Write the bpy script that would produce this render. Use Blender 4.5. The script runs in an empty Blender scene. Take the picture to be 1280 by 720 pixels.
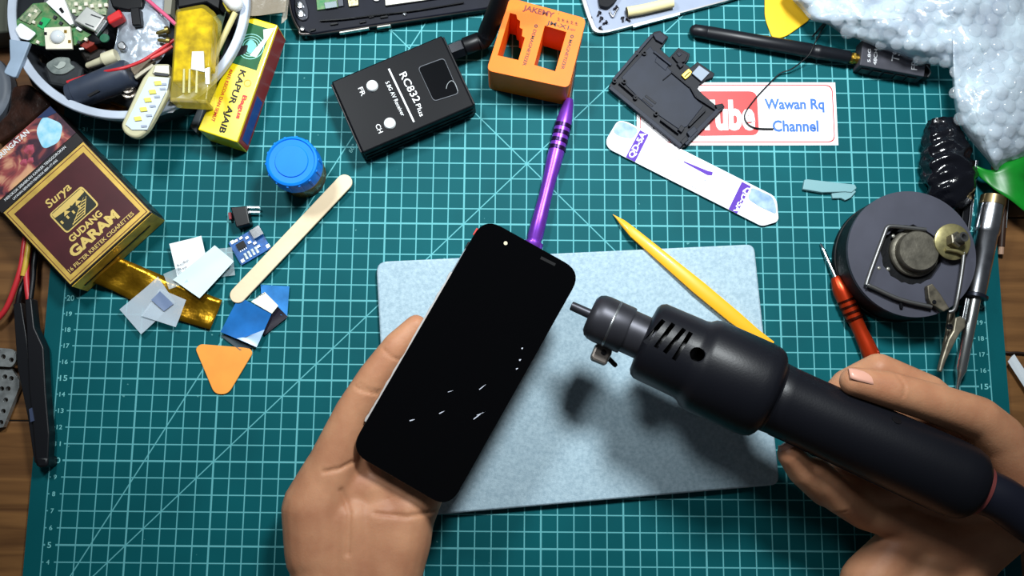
import bpy, bmesh, math, random
from mathutils import Vector, Matrix, noise
random.seed(7)
scene = bpy.context.scene
COL = scene.collection

# ------------------------------------------------------------------ camera
FPX = 1100.0
CAM = Vector((-0.0113003805, -0.0751077482, 0.548147814))
ROT = Matrix(((0.99994161, 0.00901899, 0.00595339),
              (-0.00981772, 0.98838284, 0.15166734),
              (-0.00451634, -0.15171693, 0.98841367)))      # rows: camera axes in the world
cam_d = bpy.data.cameras.new('camera')
cam_d.sensor_width = 36.0
cam_d.sensor_fit = 'HORIZONTAL'
cam_d.lens = FPX * 36.0 / 1280.0
cam_d.clip_start = 0.01
cam_d.clip_end = 20
cam = bpy.data.objects.new('camera', cam_d)
COL.objects.link(cam)
cam.matrix_world = Matrix.Translation(CAM) @ ROT.transposed().to_4x4()
scene.camera = cam

# ------------------------------------------------------------------ light
world = bpy.data.worlds.new('world')
scene.world = world
world.use_nodes = True
bg = world.node_tree.nodes['Background']
bg.inputs['Color'].default_value = (0.80, 0.90, 1.0, 1)
bg.inputs['Strength'].default_value = 0.055


def shaded_lamp(name, loc, aim, size, power, col, cone):
    d = bpy.data.lights.new(name, 'SPOT')          # bulb in a shade
    d.shadow_soft_size = size / 2
    d.spot_size = math.radians(cone)
    d.spot_blend = 1.0
    d.energy = power
    d.color = col
    o = bpy.data.objects.new(name, d)
    COL.objects.link(o)
    o.location = loc
    o.rotation_euler = (Vector(aim) - Vector(loc)).to_track_quat('-Z', 'Y').to_euler()
    return o


shaded_lamp('desk_lamp_light', (0.12, 0.27, 0.52), (0.05, 0.11, 0.0), 0.11, 20.0, (0.93, 0.985, 1.0), 92)
shaded_lamp('second_lamp_light', (-0.27, 0.29, 0.54), (-0.12, 0.14, 0.0), 0.11, 10.5, (0.93, 0.985, 1.0), 92)
scene.view_settings.view_transform = 'Standard'
scene.view_settings.look = 'None'
scene.view_settings.gamma = 1.0
scene.view_settings.use_curve_mapping = False
scene.view_settings.exposure = 0.0

# ------------------------------------------------------------------ pixel -> place


def P(px, py, z=0.0):
    d = ROT.transposed() @ Vector(((px - 640) / FPX, (360 - py) / FPX, -1.0))
    t = (z - CAM.z) / d.z
    return CAM + d * t


def PX(p):
    c = ROT @ (Vector(p) - CAM)
    return (640 + FPX * c.x / -c.z, 360 - FPX * c.y / -c.z)


def ppm(px, py, z=0.0):           # pixels per metre there
    return 1.0 / (P(px + 1, py, z) - P(px, py, z)).length


def cr(x0, y0, s, pts):           # zoomed-crop coordinates -> photograph pixels
    return [(x0 + x / s, y0 + y / s) for x, y in pts]


# ------------------------------------------------------------------ materials
def lin(c):
    c = c / 255.0
    return c / 12.92 if c <= 0.04045 else ((c + 0.055) / 1.055) ** 2.4


def rgb(r, g, b):
    return (lin(r), lin(g), lin(b), 1.0)


MATS = {}


def mat(name, col, rough=0.5, metal=0.0, spec=0.5, trans=0.0, alpha=1.0, var=0.0, vscale=60.0, bump=0.0, bscale=400.0,
        coat=0.0, sss=0.0, emit=0.0, ior=1.45, col2=None, detail=4.0):
    if name in MATS:
        return MATS[name]
    m = bpy.data.materials.new(name)
    m.use_nodes = True
    nt = m.node_tree
    b = nt.nodes['Principled BSDF']
    b.inputs['Base Color'].default_value = rgb(*col)
    b.inputs['Roughness'].default_value = rough
    b.inputs['Metallic'].default_value = metal
    b.inputs['Specular IOR Level'].default_value = spec
    b.inputs['Transmission Weight'].default_value = trans
    b.inputs['Alpha'].default_value = alpha
    b.inputs['IOR'].default_value = ior
    b.inputs['Coat Weight'].default_value = coat
    b.inputs['Coat Roughness'].default_value = 0.1
    if sss:
        b.inputs['Subsurface Weight'].default_value = sss
        b.inputs['Subsurface Radius'].default_value = (0.006, 0.0025, 0.0015)
        b.inputs['Subsurface Scale'].default_value = 0.5
    if emit:
        b.inputs['Emission Color'].default_value = rgb(*col)
        b.inputs['Emission Strength'].default_value = emit
    tc = nt.nodes.new('ShaderNodeTexCoord')
    if var or col2:
        n = nt.nodes.new('ShaderNodeTexNoise')
        n.inputs['Scale'].default_value = vscale
        n.inputs['Detail'].default_value = detail
        nt.links.new(tc.outputs['Object'], n.inputs['Vector'])
        r = nt.nodes.new('ShaderNodeValToRGB')
        r.color_ramp.elements[0].position = 0.32
        r.color_ramp.elements[1].position = 0.68
        if col2:
            r.color_ramp.elements[0].color = rgb(*col)
            r.color_ramp.elements[1].color = rgb(*col2)
        else:
            r.color_ramp.elements[0].color = rgb(*[max(0, c * (1 - var)) for c in col])
            r.color_ramp.elements[1].color = rgb(*[min(255, c * (1 + var)) for c in col])
        nt.links.new(n.outputs['Fac'], r.inputs['Fac'])
        nt.links.new(r.outputs['Color'], b.inputs['Base Color'])
    if bump:
        n = nt.nodes.new('ShaderNodeTexNoise')
        n.inputs['Scale'].default_value = bscale
        n.inputs['Detail'].default_value = 3.0
        nt.links.new(tc.outputs['Object'], n.inputs['Vector'])
        bn = nt.nodes.new('ShaderNodeBump')
        bn.inputs['Strength'].default_value = bump
        bn.inputs['Distance'].default_value = 0.001
        nt.links.new(n.outputs['Fac'], bn.inputs['Height'])
        nt.links.new(bn.outputs['Normal'], b.inputs['Normal'])
    MATS[name] = m
    return m


# ------------------------------------------------------------------ objects
WL = {}                      # world location of each object


def wl(o):
    return WL.get(o.name, Vector((0, 0, 0)))


def tag(o, label=None, cat=None, group=None, kind=None):
    if label: o['label'] = label
    if cat: o['category'] = cat
    if group: o['group'] = group
    if kind: o['kind'] = kind
    return o


def thing(name, label, cat, loc, group=None):
    o = bpy.data.objects.new(name, None)
    o.empty_display_size = 0.01
    COL.objects.link(o)
    o.location = loc
    WL[o.name] = Vector(loc)
    return tag(o, label, cat, group)


def finish(name, me, material, parent=None, smooth=35, bevel=0.0, bseg=2):
    """me holds world coordinates; the object gets its own origin"""
    n = len(me.vertices)
    c = Vector((0, 0, 0))
    if n:
        lo = Vector((min(v.co.x for v in me.vertices), min(v.co.y for v in me.vertices), min(v.co.z for v in me.vertices)))
        hi = Vector((max(v.co.x for v in me.vertices), max(v.co.y for v in me.vertices), max(v.co.z for v in me.vertices)))
        c = Vector(((lo.x + hi.x) / 2, (lo.y + hi.y) / 2, lo.z))
        me.transform(Matrix.Translation(-c))
    o = bpy.data.objects.new(name, me)
    COL.objects.link(o)
    if material: 
        me.materials.clear()
        me.materials.append(material)
    WL[o.name] = c
    if parent:
        o.parent = parent
        o.location = c - wl(parent)
    else:
        o.location = c
    if smooth:
        for p in me.polygons: p.use_smooth = True
        me.set_sharp_from_angle(angle=math.radians(smooth))
    if bevel:
        b = o.modifiers.new('bevel', 'BEVEL')
        b.width = bevel
        b.segments = bseg
        b.limit_method = 'ANGLE'
        b.angle_limit = math.radians(35)
        b.harden_normals = False
    return o


def ortho(d):
    d = Vector(d).normalized()
    a = Vector((0, 0, 1)) if abs(d.z) < 0.9 else Vector((1, 0, 0))
    x = a.cross(d).normalized()
    return x, d.cross(x)


class MB:
    def __init__(self):
        self.v = []
        self.f = []

    def add(self, vs, fs):
        k = len(self.v)
        self.v += [Vector(p) for p in vs]
        self.f += [[i + k for i in f] for f in fs]
        return self

    def prism(self, bottom, up):
        n = len(bottom)
        up = Vector(up)
        b = [Vector(p) for p in bottom]
        area = sum(b[i].x * b[(i + 1) % n].y - b[(i + 1) % n].x * b[i].y for i in range(n))
        if area * (up.z if abs(up.z) > 1e-9 else 1) < 0: b.reverse()
        return self.add(b + [p + up for p in b],
                        [list(range(n))[::-1], list(range(n, 2 * n))] + [[i, (i + 1) % n, n + (i + 1) % n, n + i] for i in range(n)])

    def pxprism(self, pts, top, th):
        """outline in photograph pixels seen at height top; goes th below it"""
        return self.prism([P(x, y, top) - Vector((0, 0, th)) for x, y in pts], (0, 0, th))

    def box(self, o, ex, ey, ez, x0, x1, y0, y1, z0, z1):
        vs = [o + ex * x + ey * y + ez * z for z in (z0, z1) for x, y in ((x0, y0), (x1, y0), (x1, y1), (x0, y1))]
        fs = [[3, 2, 1, 0], [4, 5, 6, 7], [0, 1, 5, 4], [1, 2, 6, 5], [2, 3, 7, 6], [3, 0, 4, 7]]
        if ex.cross(ey).dot(ez) < 0: fs = [f[::-1] for f in fs]
        return self.add(vs, fs)

    def lathe(self, p0, p1, prof, n=24, ry=1.0, ring=False):
        """prof: (distance along the axis, radius)"""
        p0 = Vector(p0)
        d = (Vector(p1) - p0).normalized()
        x, y = ortho(d)
        vs, fs = [], []
        for s, r in prof:
            for k in range(n):
                a = 2 * math.pi * k / n
                vs.append(p0 + d * s + (x * math.cos(a) + y * math.sin(a) * ry) * max(r, 1e-6))
        m = len(prof)
        for i in range(m if ring else m - 1):
            for k in range(n):
                a, b, c, e = i * n + k, i * n + (k + 1) % n, ((i + 1) % m) * n + (k + 1) % n, ((i + 1) % m) * n + k
                fs.append([a, b, c, e])
        if not ring:
            fs.append(list(range(n))[::-1])
            fs.append([(m - 1) * n + k for k in range(n)])
        return self.add(vs, fs)

    def tube(self, pts, r, n=8, smooth=3):
        pts = [Vector(p) for p in pts]
        if smooth and len(pts) > 2: pts = spline(pts, smooth)
        m = len(pts)
        rr = r if isinstance(r, (list, tuple)) else [r] * m
        if len(rr) != m:
            rr = [rr[0] + (rr[-1] - rr[0]) * 0 if False else interp(rr, i / (m - 1)) for i in range(m)]
        vs, fs = [], []
        t0 = (pts[1] - pts[0]).normalized()
        x, y = ortho(t0)
        for i in range(m):
            t = (pts[min(i + 1, m - 1)] - pts[max(i - 1, 0)]).normalized()
            x = (x - t * x.dot(t)).normalized()
            y = t.cross(x)
            for k in range(n):
                a = 2 * math.pi * k / n
                vs.append(pts[i] + (x * math.cos(a) + y * math.sin(a)) * rr[i])
        for i in range(m - 1):
            for k in range(n):
                a, b = i * n + k, i * n + (k + 1) % n
                fs.append([a, b, b + n, a + n])
        fs.append(list(range(n))[::-1])
        fs.append([(m - 1) * n + k for k in range(n)])
        return self.add(vs, fs)

    def ball(self, c, r, n=12, m=8, sx=1, sy=1, sz=1):
        c = Vector(c)
        vs = [c + Vector((0, 0, -r * sz))]
        for i in range(1, m):
            a = -math.pi / 2 + math.pi * i / m
            for k in range(n):
                b = 2 * math.pi * k / n
                vs.append(c + Vector((math.cos(a) * math.cos(b) * r * sx, math.cos(a) * math.sin(b) * r * sy, math.sin(a) * r * sz)))
        vs.append(c + Vector((0, 0, r * sz)))
        fs = []
        for k in range(n): fs.append([0, 1 + (k + 1) % n, 1 + k])
        for i in range(m - 2):
            for k in range(n):
                a, b = 1 + i * n + k, 1 + i * n + (k + 1) % n
                fs.append([a, b, b + n, a + n])
        t = len(vs) - 1
        for k in range(n): fs.append([1 + (m - 2) * n + k, 1 + (m - 2) * n + (k + 1) % n, t])
        return self.add(vs, fs)

    def mesh(self, name):
        me = bpy.data.meshes.new(name)
        me.from_pydata([tuple(v) for v in self.v], [], self.f)
        me.update()
        return me

    def build(self, name, material, parent=None, smooth=35, bevel=0.0, bseg=2):
        return finish(name, self.mesh(name), material, parent, smooth, bevel, bseg)


def interp(a, t):
    k = t * (len(a) - 1)
    i = min(int(k), len(a) - 2)
    return a[i] + (a[i + 1] - a[i]) * (k - i)


def spline(p, k=4):
    out = []
    n = len(p)
    for i in range(n - 1):
        a, b, c, d = p[max(i - 1, 0)], p[i], p[i + 1], p[min(i + 2, n - 1)]
        for j in range(k):
            t = j / k
            out.append(0.5 * ((2 * b) + (c - a) * t + (2 * a - 5 * b + 4 * c - d) * t * t + (3 * b - a - 3 * c + d) * t ** 3))
    out.append(p[-1])
    return out


def rounded(pts, r, n=5):
    """round the corners of a 2-D outline (pixels)"""
    out = []
    m = len(pts)
    rs = r if isinstance(r, (list, tuple)) else [r] * m
    for i in range(m):
        p = Vector(pts[i]); a = Vector(pts[i - 1]); b = Vector(pts[(i + 1) % m])
        q = min(rs[i], (a - p).length * 0.48, (b - p).length * 0.48)
        if q < 1e-6:
            out.append(tuple(p)); continue
        s = p + (a - p).normalized() * q
        e = p + (b - p).normalized() * q
        for k in range(n + 1):
            t = k / n
            w = s * (1 - t) ** 2 + p * 2 * t * (1 - t) + e * t * t
            out.append((w.x, w.y))
    return out


def plate(name, outline, holes, z0, th, material, parent=None, bevel=0.0, smooth=35, curve_bevel=0.0):
    """flat plate with real holes; outlines are world x, y"""
    cu = bpy.data.curves.new(name, 'CURVE')
    cu.dimensions = '2D'
    cu.fill_mode = 'BOTH'
    for poly in [outline] + holes:
        sp = cu.splines.new('POLY')
        sp.points.add(len(poly) - 1)
        for i, p in enumerate(poly): sp.points[i].co = (p[0], p[1], 0, 1)
        sp.use_cyclic_u = True
    cu.extrude = th / 2
    if curve_bevel:
        cu.extrude = th / 2 - curve_bevel
        cu.bevel_depth = curve_bevel
        cu.bevel_resolution = 2
        cu.offset = -curve_bevel
    o = bpy.data.objects.new(name, cu)
    COL.objects.link(o)
    dg = bpy.context.evaluated_depsgraph_get()
    me = bpy.data.meshes.new_from_object(o.evaluated_get(dg))
    bpy.data.objects.remove(o)
    bm = bmesh.new(); bm.from_mesh(me)
    bmesh.ops.remove_doubles(bm, verts=bm.verts, dist=1e-6)
    bmesh.ops.recalc_face_normals(bm, faces=bm.faces)
    bm.to_mesh(me); bm.free()
    me.transform(Matrix.Translation((0, 0, z0 + th / 2)))
    return finish(name, me, material, parent, smooth, bevel)


def wpx(pts, z):
    return [(P(x, y, z).x, P(x, y, z).y) for x, y in pts]


def circ(c, r, n=24):
    return [(c[0] + r * math.cos(2 * math.pi * k / n), c[1] + r * math.sin(2 * math.pi * k / n)) for k in range(n)]


def text_mesh(s, bold=0.0):
    cu = bpy.data.curves.new('printed_text', 'FONT')
    cu.body = s
    cu.size = 1.0
    cu.offset = bold
    cu.resolution_u = 3
    o = bpy.data.objects.new('printed_text', cu)
    COL.objects.link(o)
    dg = bpy.context.evaluated_depsgraph_get()
    me = bpy.data.meshes.new_from_object(o.evaluated_get(dg))
    bpy.data.objects.remove(o)
    return me


def text3(s, a, b, h, nrm, material, parent, bold=0.0, name='printed_text', shear=0.0):
    """print s along a -> b (baseline), capital height h, on the plane with normal nrm"""
    me = text_mesh(s, bold)
    xs = [v.co.x for v in me.vertices]
    x0, x1 = min(xs), max(xs)
    a, b = Vector(a), Vector(b)
    ex = b - a
    ey = Vector(nrm).cross(ex).normalized() * h / 0.70
    for v in me.vertices:
        v.co = a + ex * ((v.co.x - x0) / (x1 - x0)) + (ey + ex.normalized() * (h * shear)) * v.co.y
    return finish(name, me, material, parent, 0)


def text(s, apx, bpx, hpx, z, material, parent, bold=0.0, name='printed_text', shear=0.0):
    return text3(s, P(*apx, z), P(*bpx, z), hpx / ppm(*apx, z), (0, 0, 1), material, parent, bold, name, shear)


def print_px(name, pts, z, material, parent):
    """a flat printed area, 0.05 mm thick"""
    return MB().pxprism(pts, z, 0.00005).build(name, material, parent, 0)


def sheet(name, pts, z, material, parent=None, th=0.0002, curl=0.0, n=8):
    """thin quadrilateral sheet, slightly curled"""
    a, b, c, d = [P(x, y, z) for x, y in pts]
    vs, fs = [], []
    for side in (0, 1):
        for i in range(n + 1):
            for j in range(n + 1):
                u, v = i / n, j / n
                p = (a * (1 - u) + b * u) * (1 - v) + (d * (1 - u) + c * u) * v
                w = curl * ((2 * u - 1) ** 2 * 0.6 + (2 * v - 1) ** 4 * 0.4 + 0.25 * math.sin(7 * u + 3 * v))
                vs.append(p + Vector((0, 0, w - th * side)))
    m = (n + 1) * (n + 1)
    idx = lambda i, j, s: s * m + i * (n + 1) + j
    up = (b - a).cross(d - a).z > 0
    for i in range(n):
        for j in range(n):
            q = [idx(i, j, 0), idx(i + 1, j, 0), idx(i + 1, j + 1, 0), idx(i, j + 1, 0)]
            fs.append(q if up else q[::-1])
            q = [k + m for k in q]
            fs.append(q[::-1] if up else q)
    ring = [(i, 0) for i in range(n)] + [(n, j) for j in range(n)] + [(i, n) for i in range(n, 0, -1)] + [(0, j) for j in range(n, 0, -1)]
    for k in range(len(ring)):
        p, q = ring[k], ring[(k + 1) % len(ring)]
        f = [idx(*p, 0), idx(*p, 1), idx(*q, 1), idx(*q, 0)]
        fs.append(f if up else f[::-1])
    return MB().add(vs, fs).build(name, material, parent, 60)


Z = Vector((0, 0, 1))
UP = lambda h: Vector((0, 0, h))

BLACK = mat('black_plastic', (13, 14, 18), 0.4, spec=0.3)
BLACKM = mat('black_matte', (15, 16, 21), 0.6, spec=0.2, var=0.15, bump=0.1, bscale=900)
WHITE_INK = mat('white_ink', (235, 238, 240), 0.6)
BLACK_INK = mat('black_ink', (15, 14, 16), 0.6)
CHROME = mat('chrome', (205, 208, 212), 0.18, metal=1.0, var=0.1, vscale=120)
STEEL = mat('steel', (150, 152, 155), 0.38, metal=1.0, var=0.2, vscale=150)
BRASS = mat('brass', (205, 165, 70), 0.3, metal=1.0)
# ------------------------------------------------------------------ table, mat
def wood(name, base, dark, seed):
    m = bpy.data.materials.new(name); m.use_nodes = True
    nt = m.node_tree; b = nt.nodes['Principled BSDF']
    tc = nt.nodes.new('ShaderNodeTexCoord')
    mp = nt.nodes.new('ShaderNodeMapping')
    mp.inputs['Scale'].default_value = (3.0, 40.0, 40.0)
    mp.inputs['Location'].default_value = (seed, seed * 2.3, 0)
    nt.links.new(tc.outputs['Object'], mp.inputs['Vector'])
    n = nt.nodes.new('ShaderNodeTexNoise'); n.inputs['Scale'].default_value = 3.0; n.inputs['Detail'].default_value = 8.0
    n.inputs['Distortion'].default_value = 0.6
    nt.links.new(mp.outputs['Vector'], n.inputs['Vector'])
    r = nt.nodes.new('ShaderNodeValToRGB')
    r.color_ramp.elements[0].position = 0.3; r.color_ramp.elements[0].color = rgb(*dark)
    r.color_ramp.elements[1].position = 0.7; r.color_ramp.elements[1].color = rgb(*base)
    nt.links.new(n.outputs['Fac'], r.inputs['Fac'])
    nt.links.new(r.outputs['Color'], b.inputs['Base Color'])
    b.inputs['Roughness'].default_value = 0.42
    bp = nt.nodes.new('ShaderNodeBump'); bp.inputs['Strength'].default_value = 0.15; bp.inputs['Distance'].default_value = 0.001
    nt.links.new(n.outputs['Fac'], bp.inputs['Height']); nt.links.new(bp.outputs['Normal'], b.inputs['Normal'])
    return m


WOODS = [wood('brown_wood_%d' % i, c, d, i * 3.7) for i, (c, d) in enumerate((((132, 92, 52), (84, 54, 27)), ((124, 84, 46), (78, 50, 26)), ((138, 96, 54), (90, 58, 30))))]
floor = MB().box(Vector((0, 0, 0)), Vector((1, 0, 0)), Vector((0, 1, 0)), Z, -1.6, 1.6, -1.6, 1.6, -0.80, -0.78).build('floor', mat('floor_tile', (120, 116, 110), 0.6, var=0.1, vscale=8), None, 0)
tag(floor, 'plain grey floor under the work table', 'floor', kind='structure')
TT = -0.003                                   # table top
table = thing('work_table', 'brown wooden work table under the green cutting mat', 'table', (0, 0.05, -0.78))
seam = P(1270, 272, TT).y
edges = [seam - 0.135 * 4, seam - 0.135 * 3, seam - 0.135 * 2, seam - 0.135, seam, seam + 0.135, seam + 0.27, seam + 0.40]
ex, ey = Vector((1, 0, 0)), Vector((0, 1, 0))
for i in range(len(edges) - 1):
    MB().box(Vector((0, 0, 0)), ex, ey, Z, -0.75, 0.75, edges[i] + 0.0004, edges[i + 1] - 0.0004, TT - 0.025, TT).build('plank', WOODS[i % 3], table, 0, 0.0008)
for sx in (-0.66, 0.66):
    for sy in (edges[0] + 0.08, edges[-1] - 0.08):
        MB().box(Vector((sx, sy, 0)), ex, ey, Z, -0.03, 0.03, -0.03, 0.03, -0.78, TT - 0.025).build('leg', WOODS[1], table, 0, 0.002)


def mat_material():
    m = bpy.data.materials.new('cutting_mat_print'); m.use_nodes = True
    nt = m.node_tree; b = nt.nodes['Principled BSDF']
    L = nt.links

    def val(x):
        return x

    def M(op, a, c=None, d=None):
        n = nt.nodes.new('ShaderNodeMath'); n.operation = op
        for i, q in enumerate((a, c, d)):
            if q is None: continue
            if isinstance(q, (int, float)): n.inputs[i].default_value = q
            else: L.new(q, n.inputs[i])
        return n.outputs[0]
    tc = nt.nodes.new('ShaderNodeTexCoord')
    sp = nt.nodes.new('ShaderNodeSeparateXYZ')
    L.new(tc.outputs['Object'], sp.inputs[0])
    X = M('ADD', M('MULTIPLY', sp.outputs['X'], 100.0), 29.0)
    Y = M('ADD', M('MULTIPLY', sp.outputs['Y'], 100.0), 20.0)
    near = lambda v, w: M('LESS_THAN', v, w)
    gx = M('MAXIMUM', near(M('PINGPONG', X, 0.5), 0.037), near(M('PINGPONG', X, 2.5), 0.056))
    gy = M('MAXIMUM', near(M('PINGPONG', Y, 0.5), 0.037), near(M('PINGPONG', Y, 2.5), 0.056))
    inx = lambda lo, hi, v=X: M('MULTIPLY', M('GREATER_THAN', v, lo), M('LESS_THAN', v, hi))
    iny = inx(0.0, 42.05, Y)
    vert = M('MULTIPLY', M('MULTIPLY', gx, inx(0.6, 57.4)), iny)
    frame = M('MULTIPLY', M('MAXIMUM', near(M('ABSOLUTE', M('SUBTRACT', X, 0.05)), 0.037), near(M('ABSOLUTE', M('SUBTRACT', X, 57.95)), 0.037)), iny)
    ticks = M('MAXIMUM', M('MAXIMUM', inx(0.05, 0.18), inx(57.82, 57.95)), inx(0.80, 57.20))
    hor = M('MULTIPLY', M('MULTIPLY', gy, ticks), iny)
    d45 = near(M('ABSOLUTE', M('SUBTRACT', X, Y)), 0.046)
    d60 = near(M('ABSOLUTE', M('SUBTRACT', M('MULTIPLY', X, 1.7320508), Y)), 0.07)
    d135 = near(M('ABSOLUTE', M('SUBTRACT', M('ADD', X, Y), 58.0)), 0.046)
    dia = M('MULTIPLY', M('MULTIPLY', M('MAXIMUM', M('MAXIMUM', d45, d60), d135), inx(0.9, 57.1)), inx(0.0, 42.0, Y))
    mask = M('MAXIMUM', M('MAXIMUM', vert, frame), M('MAXIMUM', hor, dia))
    # worn print, slightly uneven rubber
    n1 = nt.nodes.new('ShaderNodeTexNoise'); n1.inputs['Scale'].default_value = 14.0; n1.inputs['Detail'].default_value = 5.0
    L.new(tc.outputs['Object'], n1.inputs['Vector'])
    r1 = nt.nodes.new('ShaderNodeValToRGB')
    r1.color_ramp.elements[0].position = 0.3; r1.color_ramp.elements[0].color = rgb(1, 76, 83)
    r1.color_ramp.elements[1].position = 0.72; r1.color_ramp.elements[1].color = rgb(3, 89, 96)
    L.new(n1.outputs['Fac'], r1.inputs['Fac'])
    # small pale scuffs
    n2 = nt.nodes.new('ShaderNodeTexNoise'); n2.inputs['Scale'].default_value = 160.0; n2.inputs['Detail'].default_value = 2.0
    L.new(tc.outputs['Object'], n2.inputs['Vector'])
    sc = M('MULTIPLY', M('GREATER_THAN', n2.outputs['Fac'], 0.765), 0.45)
    mx0 = nt.nodes.new('ShaderNodeMix'); mx0.data_type = 'RGBA'
    L.new(sc, mx0.inputs['Factor']); L.new(r1.outputs['Color'], mx0.inputs[6]); mx0.inputs[7].default_value = rgb(120, 190, 190)
    mx = nt.nodes.new('ShaderNodeMix'); mx.data_type = 'RGBA'
    wear = M('MULTIPLY', mask, M('ADD', 0.72, M('MULTIPLY', n1.outputs['Fac'], 0.4)))
    wear = M('MINIMUM', wear, 1.0)
    L.new(wear, mx.inputs['Factor']); L.new(mx0.outputs[2], mx.inputs[6]); mx.inputs[7].default_value = rgb(100, 176, 182)
    L.new(mx.outputs[2], b.inputs['Base Color'])
    b.inputs['Roughness'].default_value = 0.62
    b.inputs['Specular IOR Level'].default_value = 0.12
    return m


def build_cutting_mat():
    x0, x1, y0, y1 = -0.29 - 0.010, 0.29 + 0.010, -0.20 - 0.012, 0.2205 + 0.012
    pts = rounded([(x0, y0), (x1, y0), (x1, y1), (x0, y1)], 0.006, 4)
    mb = MB().prism([(x, y, 0) for x, y in pts], (0, 0, 0.003))
    me = mb.mesh('cutting_mat')
    me.transform(Matrix.Translation((0, 0, -0.003)))
    o = bpy.data.objects.new('cutting_mat', me)
    COL.objects.link(o)
    me.materials.append(mat_material())
    WL[o.name] = Vector((0, 0, 0))
    tag(o, 'large teal cutting mat with a pale centimetre grid on the wooden table', 'cutting mat')
    ink = mat('mat_number_ink', (120, 196, 198), 0.6)
    for r in range(1, 43):
        big = r % 5 == 0
        h = 0.0034 if big else 0.0027
        w = (0.0046 if big else 0.0034) if r > 9 else (0.0024 if big else 0.0019)
        for cx in (0.44, 57.55):
            c = Vector(((cx - 29) / 100, (r - 20) / 100 - h / 2, 0.00006))
            text3(str(r), c - ex * w / 2, c + ex * w / 2, h, Z, ink, o, 0.012, 'numeral')
    c = Vector(((17.7 - 29) / 100, (29.6 - 20) / 100, 0.00006))
    text3('60°', c, c + Vector((0.0028, 0.0048, 0)), 0.0028, Z, ink, o, 0.0, 'numeral')


build_cutting_mat()

# foam pad under the phone
fp = rounded([(470, 327), (943, 305), (975, 606), (487, 649)], [14, 10, 12, 12])
pad = MB().pxprism(fp, 0.005, 0.0048).build('foam_pad', mat('grey_foam', (150, 174, 188), 0.9, col2=(174, 197, 209), vscale=500, bump=0.25, bscale=1500, spec=0.2), None, 35, 0.0012)
tag(pad, 'pale grey foam sheet lying on the mat under the phone', 'foam pad')
# ------------------------------------------------------------------ cigarette pack
GOLD_INK = mat('gold_ink', (214, 178, 88), 0.38, metal=0.35, var=0.08, vscale=90)
MAROON = mat('maroon_card', (70, 26, 32), 0.4, var=0.1, vscale=40)


def picture_material():
    m = bpy.data.materials.new('warning_picture_print'); m.use_nodes = True
    nt = m.node_tree; b = nt.nodes['Principled BSDF']
    tc = nt.nodes.new('ShaderNodeTexCoord')
    n = nt.nodes.new('ShaderNodeTexNoise'); n.inputs['Scale'].default_value = 55.0; n.inputs['Detail'].default_value = 3.0; n.inputs['Distortion'].default_value = 1.0
    nt.links.new(tc.outputs['Object'], n.inputs['Vector'])
    r = nt.nodes.new('ShaderNodeValToRGB')
    e = r.color_ramp.elements
    e[0].position = 0.30; e[0].color = rgb(28, 22, 44)
    e[1].position = 0.75; e[1].color = rgb(226, 178, 122)
    for pos, c in ((0.42, (70, 40, 52)), (0.50, (150, 70, 70)), (0.57, (205, 150, 120))):
        q = e.new(pos); q.color = rgb(*c)
    nt.links.new(n.outputs['Fac'], r.inputs['Fac']); nt.links.new(r.outputs['Color'], b.inputs['Base Color'])
    b.inputs['Roughness'].default_value = 0.4
    return m


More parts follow.
